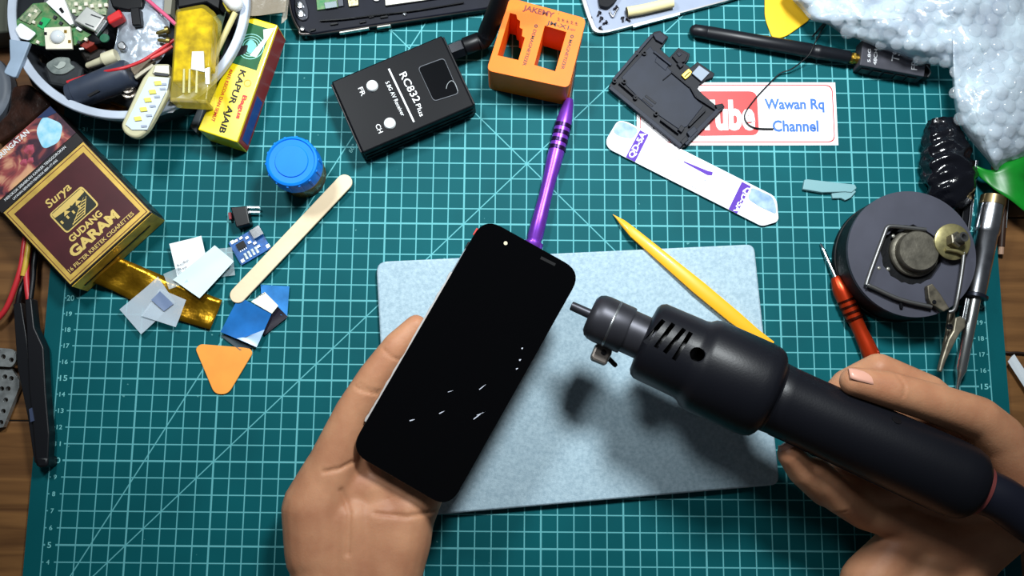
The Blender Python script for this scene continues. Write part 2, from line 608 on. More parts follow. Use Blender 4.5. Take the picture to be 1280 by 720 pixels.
def cigarette_pack():
    H = 0.022
    A, B, C = P(190, 265, H), P(88, 358, H), P(59, 134, H)
    u = (B - A); W = u.length; u.normalize()
    v = (C - A); v -= u * v.dot(u); LN = v.length; v.normalize()
    A0 = A - UP(H - 0.0003)
    base = A0 + u * W / 2 + v * LN / 2
    t = thing('cigarette_pack', 'maroon and gold cigarette pack with a warning picture on the mat corner', 'cigarette pack', base)
    MB().box(A0, u, v, Z, 0, W, 0, LN, 0, H - 0.0006).build('carton', mat('pack_card', (26, 20, 20), 0.4), t, 0, 0.0008)
    top = A0 + UP(H - 0.0005)

    def area(name, x0, x1, y0, y1, m, dz=0.0):
        return MB().box(top + UP(dz), u, v, Z, x0 * W, x1 * W, y0 * LN, y1 * LN, 0, 0.00006).build(name, m, t, 0)
    # front face from the open end (0) to the far end (1)
    area('gold_border', 0.012, 0.988, 0.012, 0.66, GOLD_INK)
    MB().box(top + UP(0.0001), u, v, Z, 0.028 * W, 0.972 * W, 0.022 * LN, 0.645 * LN, 0, 0.00005).build('border_line', mat('border_line_ink', (112, 66, 34), 0.5), t, 0)
    area('gold_border', 0.036, 0.964, 0.028, 0.638, GOLD_INK, 0.0002)
    area('maroon_panel', 0.075, 0.925, 0.056, 0.605, MAROON, 0.0003)
    area('text_band', 0.0, 1.0, 0.665, 0.735, mat('band_black', (24, 20, 22), 0.5), 0.0001)
    pic = area('warning_picture', 0.0, 1.0, 0.74, 0.992, picture_material(), 0.0001)
    # blue cloth, dark blue corner, pink sores of the picture
    q = lambda x, y, dz: top + u * (x * W) + v * (y * LN) + UP(dz)
    MB().prism([q(x, y, 0.0002) for x, y in rounded([(0.03, 0.84), (0.11, 0.975), (0.26, 0.93), (0.33, 0.80), (0.17, 0.765)], 0.05)], (0, 0, 0.00004)).build('cloth_print', mat('blue_print', (120, 196, 226), 0.5, col2=(190, 228, 240), vscale=160), pic, 0)
    MB().prism([q(x, y, 0.0003) for x, y in ((0.0, 0.93), (0.0, 0.99), (0.17, 0.99), (0.10, 0.95))], (0, 0, 0.00004)).build('navy_print', mat('navy_print', (16, 40, 84), 0.5), pic, 0)
    for (x, y, s) in ((0.42, 0.86, 0.05), (0.54, 0.82, 0.035), (0.48, 0.80, 0.03)):
        MB().prism([q(x + s * math.cos(k * 0.7) * (1 + 0.3 * math.sin(k * 2.1)), y + s * 0.7 * math.sin(k * 0.7), 0.0002) for k in range(9)], (0, 0, 0.00004)).build('sore_print', mat('pink_print', (190, 84, 110), 0.5, col2=(120, 40, 46), vscale=200), pic, 0)
    # print; text runs from B towards A
    def tx(s, x0, x1, y, h, m, bold=0.0, shear=0.0):
        text3(s, q(x0, y, 0.0006), q(x1, y, 0.0006), h * LN, Z, m, t, bold, shear=shear)
    tx('PERINGATAN', 0.72, 0.31, 0.945, 0.034, WHITE_INK, 0.02)
    tx('MEROKOK SEBABKAN KANKER TENGGOROKAN', 0.90, 0.16, 0.705, 0.018, WHITE_INK)
    tx('LAYANAN BERHENTI MEROKOK 0800-177-6565', 0.84, 0.30, 0.675, 0.016, WHITE_INK)
    G2 = mat('gold_print', (232, 202, 118), 0.35, metal=0.3)
    tx('Surya', 0.66, 0.38, 0.475, 0.055, G2, 0.015, 0.25)
    tx('GUDANG', 0.72, 0.34, 0.205, 0.042, G2, 0.035)
    tx('GARAM', 0.80, 0.24, 0.120, 0.065, G2, 0.045)
    tx('16 FILTER KRETEK CIGARETTES', 0.915, 0.13, 0.066, 0.026, G2, 0.012)
    # emblem: framed warehouse row with a railway
    def poly(pts, m, dz, nm):
        MB().prism([q(x, y, dz) for x, y in pts], (0, 0, 0.00004)).build(nm, m, t, 0)
    poly(rounded([(0.30, 0.27), (0.30, 0.445), (0.70, 0.445), (0.70, 0.27)], 0.03), G2, 0.0006, 'emblem_frame')
    poly(rounded([(0.315, 0.278), (0.315, 0.437), (0.685, 0.437), (0.685, 0.278)], 0.025), mat('emblem_green', (34, 38, 30), 0.5), 0.0007, 'emblem_field')
    poly([(0.32, 0.40), (0.32, 0.432), (0.68, 0.432), (0.68, 0.40), (0.50, 0.385)], G2, 0.0008, 'emblem_sky')
    for k in range(4):
        x = 0.64 - k * 0.07
        poly([(x + 0.035, 0.365), (x, 0.395), (x - 0.035, 0.365)], G2 if k % 2 else mat('emblem_green', (34, 38, 30)), 0.0009, 'emblem_roof')
        poly([(x + 0.028, 0.335), (x + 0.028, 0.358), (x + 0.008, 0.358), (x + 0.008, 0.335)], G2, 0.0009, 'emblem_wall')
    for a, b2 in (((0.60, 0.285), (0.36, 0.375)), ((0.46, 0.285), (0.335, 0.37))):
        poly([(a[0] + 0.008, a[1]), (b2[0] + 0.003, b2[1]), (b2[0] - 0.003, b2[1]), (a[0] - 0.008, a[1])], G2, 0.0009, 'emblem_rail')
    for k in range(6):
        f = k / 6
        poly([(0.60 - 0.24 * f, 0.287 + 0.085 * f), (0.60 - 0.24 * f, 0.293 + 0.085 * f), (0.46 - 0.12 * f, 0.293 + 0.08 * f), (0.46 - 0.12 * f, 0.287 + 0.08 * f)], G2, 0.00085, 'emblem_sleeper')
    # gold open end, with a dark slit and the inner tongue
    gold = mat('gold_foil_card', (214, 172, 62), 0.4, metal=0.4, var=0.2, vscale=70, bump=0.3, bscale=120)
    MB().box(A0 - v * 0.0004, u, v, Z, 0.0005, W - 0.0005, 0, 0.0003, 0.001, H - 0.0012).build('gold_end_flap', gold, t, 0)
    MB().box(A0 - v * 0.0008, u, v, Z, 0.12 * W, 0.94 * W, 0, 0.0003, 0.010, 0.0112).build('end_slit', BLACK, t, 0)
    for k in (0, 1):
        MB().box(A0 - u * 0.0004 * (1 - k), u, v, Z, W * k, W * k + 0.0003, 0.02 * LN, 0.62 * LN, 0.002, H - 0.002).build('side_panel', mat('side_dark', (30, 22, 20), 0.35), t, 0)


cigarette_pack()

# gold foil drawn out of the pack
foil_m = mat('gold_foil', (196, 150, 34), 0.26, metal=0.85, col2=(150, 108, 20), vscale=60, bump=0.9, bscale=90)


def strip(name, left, right, zs, m, parent=None, th=0.00015, sub=4, crinkle=0.0):
    """ribbon between two pixel polylines at heights zs"""
    a = spline([P(x, y, z) for (x, y), z in zip(left, zs)], sub)
    b = spline([P(x, y, z) for (x, y), z in zip(right, zs)], sub)
    vs, fs = [], []
    k = 6
    for p, q in zip(a, b):
        for j in range(k + 1):
            w = p.lerp(q, j / k)
            w.z += crinkle * noise.noise(w * 90)
            vs.append(w)
    n = len(a)
    for i in range(n - 1):
        for j in range(k):
            o = i * (k + 1) + j
            fs.append([o, o + 1, o + k + 2, o + k + 1])
    o = MB().add(vs, fs).build(name, m, parent, 50)
    s = o.modifiers.new('thickness', 'SOLIDIFY'); s.thickness = th; s.offset = 0
    return o


foil = strip('gold_foil_strip', [(150, 322), (172, 331), (200, 343), (240, 360), (278, 375)],
             [(112, 352), (140, 363), (168, 377), (220, 399), (263, 412)], [0.006, 0.0035, 0.002, 0.0016, 0.002], foil_m, None, 0.0002, 5, 0.0016)
tag(foil, 'crinkled gold foil strip pulled out beside the cigarette pack', 'foil')

# paper and film scraps on the foil
PAPER = mat('white_paper', (240, 244, 246), 0.6)
CYANP = mat('pale_blue_paper', (214, 236, 240), 0.5)
FROST = mat('frosted_film', (206, 220, 232), 0.4, alpha=0.45)
FROST2 = mat('clear_film', (200, 215, 220), 0.25, alpha=0.30)
scraps = [
    ('film_scrap', [(150, 387), (198, 346), (219, 378), (177, 418)], 0.0042, FROST, 'largest frosted film scrap at the open end of the foil', 'film', 0.0008),
    ('film_scrap', [(177, 395), (200, 361), (233, 375), (220, 409)], 0.0050, FROST, 'frosted film scrap overlapping the larger one on the gold foil', 'film', 0.0006),
    ('film_scrap', [(189, 375), (200, 364), (217, 380), (205, 389)], 0.0058, mat('blue_grey_film', (120, 138, 172), 0.4, alpha=0.85), 'small blue-grey square between the frosted scraps', 'film', 0.0002),
    ('film_scrap', [(273, 311), (290, 309), (294, 344), (262, 348)], 0.0016, FROST2, 'clear film scrap beside the blue circuit board', 'film', 0.0004),
    ('film_scrap', [(205, 343), (224, 334), (236, 352), (212, 362)], 0.0054, FROST2, 'crumpled clear film between the gold foil and the paper', 'film', 0.0012),
    ('paper_scrap', [(212, 305), (252, 295), (261, 336), (222, 346)], 0.0048, PAPER, 'white paper scrap with small grey handwriting', 'paper', 0.0006),
    ('paper_scrap', [(269, 307), (293, 327), (250, 373), (217, 350)], 0.0062, CYANP, 'pale blue-white paper square on top of the scrap pile', 'paper', 0.0010),
]
for nm, pts, z, m, lab, cat, cu in scraps:
    o = sheet(nm, pts, z, m, None, 0.0002, cu)
    tag(o, lab, cat)
    if nm == 'paper_scrap' and 'handwriting' in lab:
        for k, (x, y, w) in enumerate(((222, 333, 8), (230, 329, 6), (223, 338, 10))):
            text('Rel' if k else 'Kec', (x, y), (x + w, y - 3), 3, 0.0058, mat('grey_ink', (110, 110, 118)), o)

# blue film squares by the pick
bl = mat('blue_film', (34, 106, 178), 0.22, coat=0.4, var=0.12, vscale=50)
o = thing('film_square', 'blue protective film square with a pale peeling corner next to the orange pick', 'film', P(308, 403, 0))
sheet('film', [(299, 371), (340, 392), (321, 434), (276, 415)], 0.0034, bl, o, 0.0002, 0.0008)
sheet('peeled_edge', [(296, 423), (308, 421), (331, 412), (321, 434)], 0.0042, mat('pale_blue_film', (176, 204, 236), 0.3), o, 0.0002, 0.0006)
o = sheet('film_square', [(326, 356), (362, 358), (359, 397), (328, 384)], 0.0014, mat('light_blue_film', (58, 130, 200), 0.2, coat=0.4, var=0.15), None, 0.0002, 0.0005)
tag(o, 'brighter blue film square partly under the white label', 'film')
o = sheet('film_square', [(347, 383), (360, 396), (331, 419), (325, 408)], 0.0018, mat('dark_film', (34, 30, 42), 0.3), None, 0.0002, 0.0003)
tag(o, 'dark film square sticking out under the blue film', 'film')
o = thing('paper_label', 'small cream label with tiny print between the two blue films', 'label', P(332, 380, 0))
sheet('label_sheet', [(331, 365), (348, 382), (340, 392), (314, 377)], 0.0046, mat('cream_label', (232, 232, 218), 0.6), o, 0.0002, 0.0003)
text('ESHCI', (318, 374), (331, 367), 2.4, 0.0050, BLACK_INK, o)
o = sheet('film_scrap', [(276, 420), (284, 416), (318, 434), (300, 438)], 0.0012, mat('shadow_sheet', (70, 84, 92), 0.3, alpha=0.6), None, 0.0002, 0.0002)  # dark see-through sheet: shadow by the pick, put in as colour
tag(o, 'thin translucent sheet painting a shadow between the blue film and the orange pick', 'film')


def pick(name, pts, top, m, label, th=0.0009):
    o = MB().pxprism(pts, top, th).build(name, m, None, 40, 0.0003)
    return tag(o, label, 'pick')


pick('plastic_pick', rounded([(244, 436), (250, 430), (312, 435), (316, 441), (285, 493), (268, 493)], [10, 8, 8, 10, 12, 12], 6), 0.0013,
     mat('orange_pick', (250, 160, 66), 0.45, sss=0.0, var=0.03), 'orange triangular plastic pick below the blue film', 0.0010)

# wooden stick
a, b = P(292, 377, 0.002), P(438, 222, 0.002)
d = (b - a).normalized(); s = Vector((-d.y, d.x, 0)); LNs = (b - a).length; hw = 0.0051
pts = []
for k in range(13):
    t_ = math.pi * (0.5 + k / 12)
    pts.append(a + d * hw + d * math.cos(t_) * hw + s * math.sin(t_) * hw)
for k in range(13):
    t_ = math.pi * (-0.5 + k / 12)
    pts.append(b - d * hw + d * math.cos(t_) * hw + s * math.sin(t_) * hw)
stick = MB().prism([p + UP(0.0012) for p in pts], UP(0.0018)).build('wooden_stick', mat('pale_wood', (228, 204, 168), 0.6, col2=(238, 218, 186), vscale=25, bump=0.1), None, 40, 0.0004)
tag(stick, 'pale flat wooden ice-cream stick with rounded ends', 'wooden stick')

# charger board
def charger_board():
    z = 0.0018
    c = cr(240, 180, 3.765, [(178, 462), (305, 388), (372, 490), (232, 572)])
    t = thing('charger_board', 'small blue charger circuit board beside the wooden stick', 'circuit board', P(312, 308, 0))
    O, X, Y = P(*c[3], z), P(*c[2], z), P(*c[0], z)
    exx = X - O; w = exx.length; exx.normalize()
    eyy = Y - O; eyy -= exx * eyy.dot(exx); h = eyy.length; eyy.normalize()
    MB().box(O, exx, eyy, Z, 0, w, 0, h, -0.0016, 0).build('board', mat('blue_board', (26, 84, 150), 0.4, var=0.2, vscale=300), t, 0, 0.0002)
    bx = lambda nm, x0, x1, y0, y1, hh, m: MB().box(O, exx, eyy, Z, x0 * w, x1 * w, y0 * h, y1 * h, 0.00002, hh).build(nm, m, t, 0, 0.0001)
    sol = mat('solder', (225, 230, 235), 0.3, metal=0.6)
    bx('chip', 0.16, 0.42, 0.52, 0.78, 0.0014, BLACK)
    bx('usb_socket', 0.72, 1.04, 0.58, 0.96, 0.0026, CHROME)
    for x, y in ((0.05, 0.06), (0.90, 0.06), (0.06, 0.88)):
        bx('solder_pad', x, x + 0.11, y, y + 0.14, 0.0002, sol)
    for x in (0.22, 0.34, 0.46, 0.58):
        bx('resistor', x, x + 0.07, 0.08, 0.34, 0.0006, mat('resistor_ends', (170, 185, 200), 0.4, var=0.4, vscale=900))
    for x, y in ((0.50, 0.55), (0.50, 0.75), (0.62, 0.42), (0.66, 0.24), (0.18, 0.86), (0.34, 0.86)):
        bx('capacitor', x, x + 0.10, y, y + 0.10, 0.0008, sol)
    for k in range(4):
        bx('chip_pin', 0.17 + k * 0.065, 0.20 + k * 0.065, 0.44, 0.52, 0.0005, sol)


charger_board()

t = thing('toggle_switch', 'tiny black slide switch with two metal pins above the charger board', 'switch', P(300, 275, 0))
MB().pxprism(cr(240, 180, 3.765, [(180, 297), (255, 290), (272, 375), (208, 392)]), 0.0085, 0.0083).build('housing', BLACK, t, 0, 0.0006)
for dy in (0, 22):
    MB().pxprism(cr(240, 180, 3.765, [(258, 292 + dy), (318, 294 + dy), (320, 302 + dy), (260, 302 + dy)]), 0.004, 0.0006).build('pin', CHROME, t, 0)
MB().pxprism(cr(240, 180, 3.765, [(168, 322), (184, 320), (188, 352), (174, 356)]), 0.004, 0.003).build('slider', mat('dull_red', (150, 50, 60), 0.5), t, 0, 0.0004)

# bottle with a blue cap
def bottle():
    h = 0.034
    top = P(364, 201, h)
    base = Vector((top.x, top.y, 0))
    t = thing('flux_bottle', 'small round pot of amber paste with a bright blue screw cap', 'bottle', base)
    MB().lathe(base, base + Z, [(0, 0.0125), (0.0006, 0.0138), (0.002, 0.0144), (0.022, 0.0144), (0.024, 0.0135)], 40).build('pot', mat('amber_pot', (120, 112, 62), 0.25, trans=0.25, coat=0.3), t, 50)
    MB().lathe(base, base + Z, [(0.0008, 0.0122), (0.0016, 0.0128), (0.0018, 0.0146), (0.0024, 0.0146)], 40).build('dark_base_ring', mat('dark_amber', (40, 36, 20), 0.4), t, 50)
    blue = mat('blue_cap', (18, 126, 232), 0.5, spec=0.2, var=0.03)
    cap = MB().lathe(base, base + Z, [(0.0195, 0.0155), (0.020, 0.0162), (h - 0.0022, 0.0160), (h - 0.0008, 0.0154), (h - 0.0002, 0.0142), (h - 0.0010, 0.0136), (h - 0.0012, 0.0102), (h - 0.0004, 0.0098), (h - 0.0003, 0.0)], 56).build('cap', blue, t, 40)
    for k in range(14):
        a = 2 * math.pi * k / 14 + 0.1
        dirv = Vector((math.cos(a), math.sin(a), 0)); sd = Vector((-dirv.y, dirv.x, 0))
        MB().box(base, dirv, sd, Z, 0.0154, 0.0164, -0.0007, 0.0007, 0.020, h - 0.0018).build('cap_ridge', blue, cap, 0, 0.0003)


bottle()

# ------------------------------------------------------------------ yellow chalk box
def chalk_box():
    H = 0.022
    c = [(310, 20), (347, 31), (296, 178), (247, 162)]            # TL TR BR BL
    TL, TR, BR, BL = [P(x, y, H) for x, y in c]
    t = thing('chalk_box', 'yellow and green insect chalk carton with black lettering beside the tray', 'carton', (TL + BR) / 2 - UP(H))
    MB().prism([TL - UP(H - 0.0003), TR - UP(H - 0.0003), BR - UP(H - 0.0003), BL - UP(H - 0.0003)], UP(H - 0.0003)).build('carton', mat('yellow_card', (246, 218, 20), 0.35, coat=0.2), t, 0, 0.0008)
    n = ((BR - TR).cross(Z)).normalized()
    if n.x < 0: n = -n
    red = mat('red_card', (150, 34, 30), 0.35)
    o = BR - UP(H - 0.0004) + n * 0.0002
    e1 = (TR - BR); ln = e1.length; e1.normalize()
    MB().box(o, e1, Z, n, 0.001, ln - 0.001, 0.001, H - 0.0024, 0, 0.0001).build('red_side', red, t, 0)
    MB().box(o + n * 0.0002, e1, Z, n, 0.05 * ln, 0.42 * ln, 0.004, 0.016, 0, 0.0001).build('blue_panel', mat('blue_card', (40, 70, 150), 0.4), t, 0)
    z = H + 0.0002
    L = lambda u, v: tuple(Vector(c[0]) * (1 - u) * (1 - v) + Vector(c[1]) * u * (1 - v) + Vector(c[2]) * u * v + Vector(c[3]) * (1 - u) * v)
    g = print_px('green_panel', [L(0.0, 0.05), L(0.86, 0.05), L(0.86, 0.40), L(0.0, 0.40)], z, mat('green_print', (6, 74, 36), 0.6, col2=(12, 96, 54), vscale=80), t)
    ring_m = mat('ring_print', (130, 196, 190), 0.4)
    cen = P(*L(0.45, 0.23), z + 0.0001)
    for k, r in enumerate((0.0085, 0.0068, 0.0052, 0.0036)):
        plate('ring_print', circ(cen, r, 32), [circ(cen, r - 0.0005, 32)], z + 0.0001, 0.00003, ring_m, g, 0, 0)
    MB().prism([cen + Vector((0.003 * math.cos(k * .52), 0.0045 * math.sin(k * .52), 0.0001)) for k in range(12)], UP(0.00003)).build('glow_print', mat('glow_print', (96, 180, 176), 0.4), g, 0)
    print_px('white_flash', [L(0.62, 0.07), L(0.95, 0.03), L(0.72, 0.30), L(0.52, 0.30), L(0.74, 0.14)], z + 0.0003, mat('white_flash', (236, 244, 240), 0.3), g)
    print_px('insect_print', rounded([L(0.06, 0.27), L(0.36, 0.22), L(0.40, 0.29), L(0.10, 0.36)], 3), z + 0.0003, BLACK_INK, g)
    red_ink = mat('red_ink', (206, 40, 36), 0.5)
    text('KAPUR AJAIB', L(0.42, 0.43), L(0.50, 0.965), 7.6, z, BLACK_INK, t, 0.03, shear=0.12)
    text('ANTI KECOA DAN SEMUT', L(0.14, 0.45), L(0.22, 0.90), 4.2, z, red_ink, t, 0.02)
    text('Bagus', L(0.74, 0.62), L(0.78, 0.82), 5.4, z, red_ink, t, 0.04)
    cc = P(*L(0.74, 0.52), z)
    plate('round_mark', circ(cc, 0.0024, 20), [circ(cc, 0.0018, 20)], z, 0.00005, mat('ochre_ink', (214, 160, 40), 0.5), t, 0, 0)


chalk_box()
tag(MB().pxprism([(237, 158), (250, 128), (256, 132), (245, 166)], 0.006, 0.0055).build('plastic_strip', mat('grey_plastic', (96, 104, 110), 0.5), None, 0, 0.0006), 'grey plastic strip tucked along the yellow carton', 'strip')
# ------------------------------------------------------------------ round tray of parts
def tray():
    H = 0.030
    # rim circle in the photograph: centre (160, 4), radius 151 px at rim height
    C = P(160, 4, H); R = 151 / ppm(160, 4, H)
    base = Vector((C.x, C.y, 0.0))
    t = thing('parts_tray', 'round grey plastic tray heaped with electronic parts at the mat corner', 'tray', base)
    wall = mat('tray_wall', (58, 62, 68), 0.5)
    MB().lathe(base, base + Z, [(0.0002, 0), (0.0002, R * 0.90), (0.004, R * 0.935), (H - 0.002, R * 0.985), (H - 0.002, R * 0.945), (0.005, R * 0.90), (0.0035, R * 0.86), (0.0032, 0)], 96).build('bowl', wall, t, 40)
    MB().lathe(base, base + Z, [(H - 0.0045, R * 0.985), (H - 0.0045, R * 1.0), (H - 0.0006, R * 1.0), (H, R * 0.993), (H, R * 0.938), (H - 0.0007, R * 0.93), (H - 0.0018, R * 0.93), (H - 0.0018, R * 0.984)], 96, 1.0, True).build('rim', mat('pale_grey_plastic', (186, 196, 212), 0.35, var=0.06, vscale=30), t, 40)
    return base, R


TB, TR_ = tray()
FL = 0.0036            # tray floor


def prod(name, label, cat, m, pts, top, th, bevel=0.0003, group=None):
    o = MB().pxprism(pts, top, th).build(name, m, None, 30, bevel)
    return tag(o, label, cat, group)


def stand_under(pts, top):
    return top - FL


k8 = lambda pts: cr(0, 0, 8, pts)                 # crop (0,0) at 8x
k8b = lambda pts: cr(140, 0, 8, pts)
k64 = lambda pts: cr(40, 70, 6.4, pts)

GREEN_PCB = mat('green_pcb', (18, 120, 66), 0.4, col2=(120, 140, 96), vscale=260, detail=6)
GREEN2 = mat('green_pcb_dense', (70, 110, 76), 0.45, col2=(176, 180, 150), vscale=380, detail=6)
CREAM = mat('cream_plastic', (232, 226, 208), 0.5, var=0.05)
WHITEP = mat('white_plastic', (240, 242, 242), 0.4)
DARKG = mat('dark_grey_plastic', (38, 42, 50), 0.5, var=0.15)
REDP = mat('red_plastic', (206, 40, 44), 0.35)
GREYFILM = mat('silver_bag', (168, 178, 190), 0.3, metal=0.25, var=0.15, vscale=70, bump=0.8, bscale=140)

# filler layer: dark bits of wire, foam and boards that lie under the rest
o = thing('circuit_board', 'large green circuit board with a small white tag in the parts tray', 'circuit board', P(60, 35, FL))
MB().pxprism(k8([(120, 250), (330, 35), (500, 20), (720, 250), (910, 345), (750, 450), (560, 440), (430, 460), (300, 430)]), 0.029, 0.0016).build('board', GREEN_PCB, o, 0)
MB().pxprism(k8([(190, 190), (340, 40), (415, 110), (300, 240)]), 0.0300, 0.0009).build('shield_area', GREEN2, o, 0)
MB().pxprism(k8([(430, 170), (510, 190), (430, 290), (370, 260)]), 0.0296, 0.0005).build('copper_area', mat('bright_green', (30, 170, 96), 0.4), o, 0)
for (x, y) in ((290, 130), (350, 90), (400, 210), (540, 150), (600, 210), (330, 200), (850, 370), (780, 400), (370, 400)):
    MB().pxprism(k8([(x, y), (x + 26, y + 12), (x + 12, y + 38), (x - 14, y + 26)]), 0.0304, 0.0012).build('component', CREAM if (x // 10) % 2 else DARKG, o, 0)
MB().pxprism(k8([(330, 440), (370, 460), (430, 470), (440, 450)]), 0.0275, 0.0230).build('standoff', DARKG, o, 0)
prod('paper_tag', 'white torn paper tag on the edge of the green board', 'paper', mat('white_tag', (240, 242, 246), 0.6), rounded(k8([(145, 290), (205, 225), (362, 330), (290, 405), (200, 385)]), 3), 0.0316, 0.0008)
o = thing('led_module', 'cream square led module with a clear dome in the tray', 'led', P(72, 47, FL))
MB().pxprism(k8([(438, 275), (700, 262), (722, 488), (455, 490)]), 0.0330, 0.0018).build('plate', CREAM, o, 0, 0.0003)
MB().ball(P(72, 46, 0.0335), 0.0045, 16, 10, 1, 1, 0.6).build('lens', mat('clear_dome', (214, 220, 224), 0.12, spec=0.7), o, 60)
for s in ((440, 320), (680, 400), (500, 350), (640, 300)):
    MB().pxprism(k8([(s[0], s[1]), (s[0] + 28, s[1]), (s[0] + 28, s[1] + 30), (s[0], s[1] + 30)]), 0.0332, 0.0004).build('contact', BRASS if s[0] > 450 else BLACK, o, 0)
prod('plastic_connector', 'long white plastic connector strip across the green board', 'connector', WHITEP, k8([(455, 20), (520, -30), (640, -10), (735, 235), (700, 250)]), 0.0325, 0.003)
prod('connector_key', 'small black key in the white connector strip', 'connector', BLACK, k8([(585, 85), (610, 70), (640, 115), (615, 130)]), 0.0332, 0.0008)
o = thing('circuit_board', 'grey-green circuit board crowded with small parts at the top of the tray', 'circuit board', P(105, 5, FL))
MB().pxprism(k8([(640, -20), (880, -60), (1080, -40), (1060, 150), (900, 130), (760, 160), (700, 120)]), 0.0285, 0.0016).build('board', GREEN2, o, 0)
for (x, y) in ((900, 40), (980, 35), (1040, 30), (720, 90), (780, 60), (840, 20), (740, 20)):
    MB().pxprism(k8([(x, y), (x + 34, y), (x + 36, y + 34), (x, y + 36)]), 0.0302, 0.0016).build('component', CREAM, o, 0, 0.0002)
o = thing('usb_socket', 'silver metal usb socket lying on the boards in the tray', 'connector', P(112, 25, FL))
MB().pxprism(k8([(738, 205), (865, 60), (1045, 165), (945, 312)]), 0.0345, 0.005).build('shell', mat('bright_steel', (214, 216, 212), 0.35, metal=0.7, var=0.06), o, 0, 0.0006)
for a, b in (((850, 240), (935, 275)), ((905, 150), (1005, 185))):
    MB().pxprism(k8([a, (a[0] + 6, a[1] - 10), (b[0] + 6, b[1] - 10), b]), 0.0347, 0.0003).build('spring_tab', DARKG, o, 0)
MB().pxprism(k8([(945, 330), (1050, 180), (1070, 215), (965, 355)]), 0.0315, 0.0025).build('flange', STEEL, o, 0)
prod('red_capacitor', 'shiny red block capacitor next to the usb socket', 'capacitor', REDP, rounded(k8([(1060, 165), (1190, 85), (1225, 165), (1085, 240)]), 3), 0.0330, 0.007, 0.0015)
prod('red_housing', 'dark red plastic piece lying under the usb socket', 'plastic piece', mat('rust_red', (132, 38, 24), 0.45), k8([(790, 455), (880, 395), (965, 360), (975, 385), (930, 450), (860, 490)]), 0.0275, 0.006)
prod('plastic_chip', 'tiny white plastic chip beside the rust red piece', 'plastic piece', WHITEP, k8([(785, 480), (830, 474), (840, 492), (795, 498)]), 0.0300, 0.0008)
prod('plastic_chip', 'tiny white chip on the edge of the green board', 'plastic piece', WHITEP, k8([(752, 282), (775, 262), (820, 295), (800, 312)]), 0.0312, 0.0010)
o = thing('choke_coil', 'black round coil with a green top in the tray', 'coil', P(132, 52, FL))
MB().lathe(P(132, 52, 0.014), P(132, 52, 0.014) + Z, [(0, 0.0065), (0.001, 0.0075), (0.013, 0.0075), (0.014, 0.006), (0.0141, 0)], 24).build('body', BLACK, o, 40)
MB().lathe(P(131, 48, 0.0281), P(131, 48, 0.0281) + Z, [(0, 0.0030), (0.0008, 0.0028), (0.0009, 0)], 16).build('cap', mat('teal_cap', (14, 92, 64), 0.4), o, 40)
# speaker / motor block
o = thing('buzzer', 'dark square buzzer with a dusty grey round face in the tray', 'buzzer', P(75, 92, FL))
MB().pxprism(cr(0, 60, 10.59, [(560, 240), (620, 200), (960, 150), (1100, 260), (1060, 420), (860, 520), (640, 480)]), 0.024, 0.0202).build('body', mat('dusty_black', (30, 34, 38), 0.7, var=0.3, vscale=120), o, 0, 0.002)
MB().pxprism(rounded(cr(0, 60, 10.59, [(590, 215), (760, 112), (925, 125), (920, 210), (1000, 250), (850, 350), (690, 345)]), 6), 0.0252, 0.0016).build('face', mat('dusty_grey', (92, 102, 100), 0.8, col2=(130, 138, 134), vscale=220), o, 0, 0.0003)
MB().pxprism(rounded(cr(0, 60, 10.59, [(690, 215), (750, 250), (800, 170), (880, 190), (850, 250), (770, 280)]), 3), 0.0258, 0.0006).build('worn_spot', mat('worn_pale', (164, 172, 166), 0.8), o, 0)
# plastic clip over the rim
prod('plastic_clip', 'milky grey plastic tab hanging over the left rim of the tray', 'clip', mat('milky_plastic', (158, 178, 200), 0.4, alpha=0.92, var=0.05), rounded(cr(0, 60, 10.59, [(120, -120), (395, -80), (300, 160), (245, 290), (200, 398), (40, 330), (130, 150)]), [2, 2, 2, 1, 4, 4, 2]), 0.0335, 0.003, 0.0006)
# cream tube
mt = mat('cream_tube', (206, 200, 170), 0.5, var=0.08)
a, b = P(108, 83, 0.0262), P(146, 69, 0.0288)
tag(MB().lathe(a, b, [(0, 0.0012), (0.001, 0.0020), (0.010, 0.0024), ((b - a).length - 0.009, 0.0030), ((b - a).length - 0.0085, 0.0042), ((b - a).length - 0.001, 0.0042), ((b - a).length, 0.0038)], 16).build('cream_tube', mt, None, 40), 'cream plastic tube tapering to one end in the tray', 'tube')
# big dark cylinder
a, b = P(88, 121, 0.0240), P(164, 91, 0.0275)
L0 = (b - a).length
o = thing('plastic_barrel', 'blue-grey plastic barrel with a slot lying across the tray', 'barrel', P(126, 106, FL))
MB().lathe(a, b, [(0, 0.007), (0.0008, 0.0078), (0.004, 0.0080), (0.0043, 0.0085), (L0 - 0.003, 0.0092), (L0 - 0.001, 0.0086), (L0, 0.0076)], 28).build('body', mat('slate_plastic', (52, 60, 76), 0.42, var=0.08), o, 40)
dd = (b - a).normalized()
MB().pxprism(k64([(440, 312), (525, 268), (540, 280), (455, 326)]), 0.0362, 0.0014).build('slot', BLACK, o, 0)
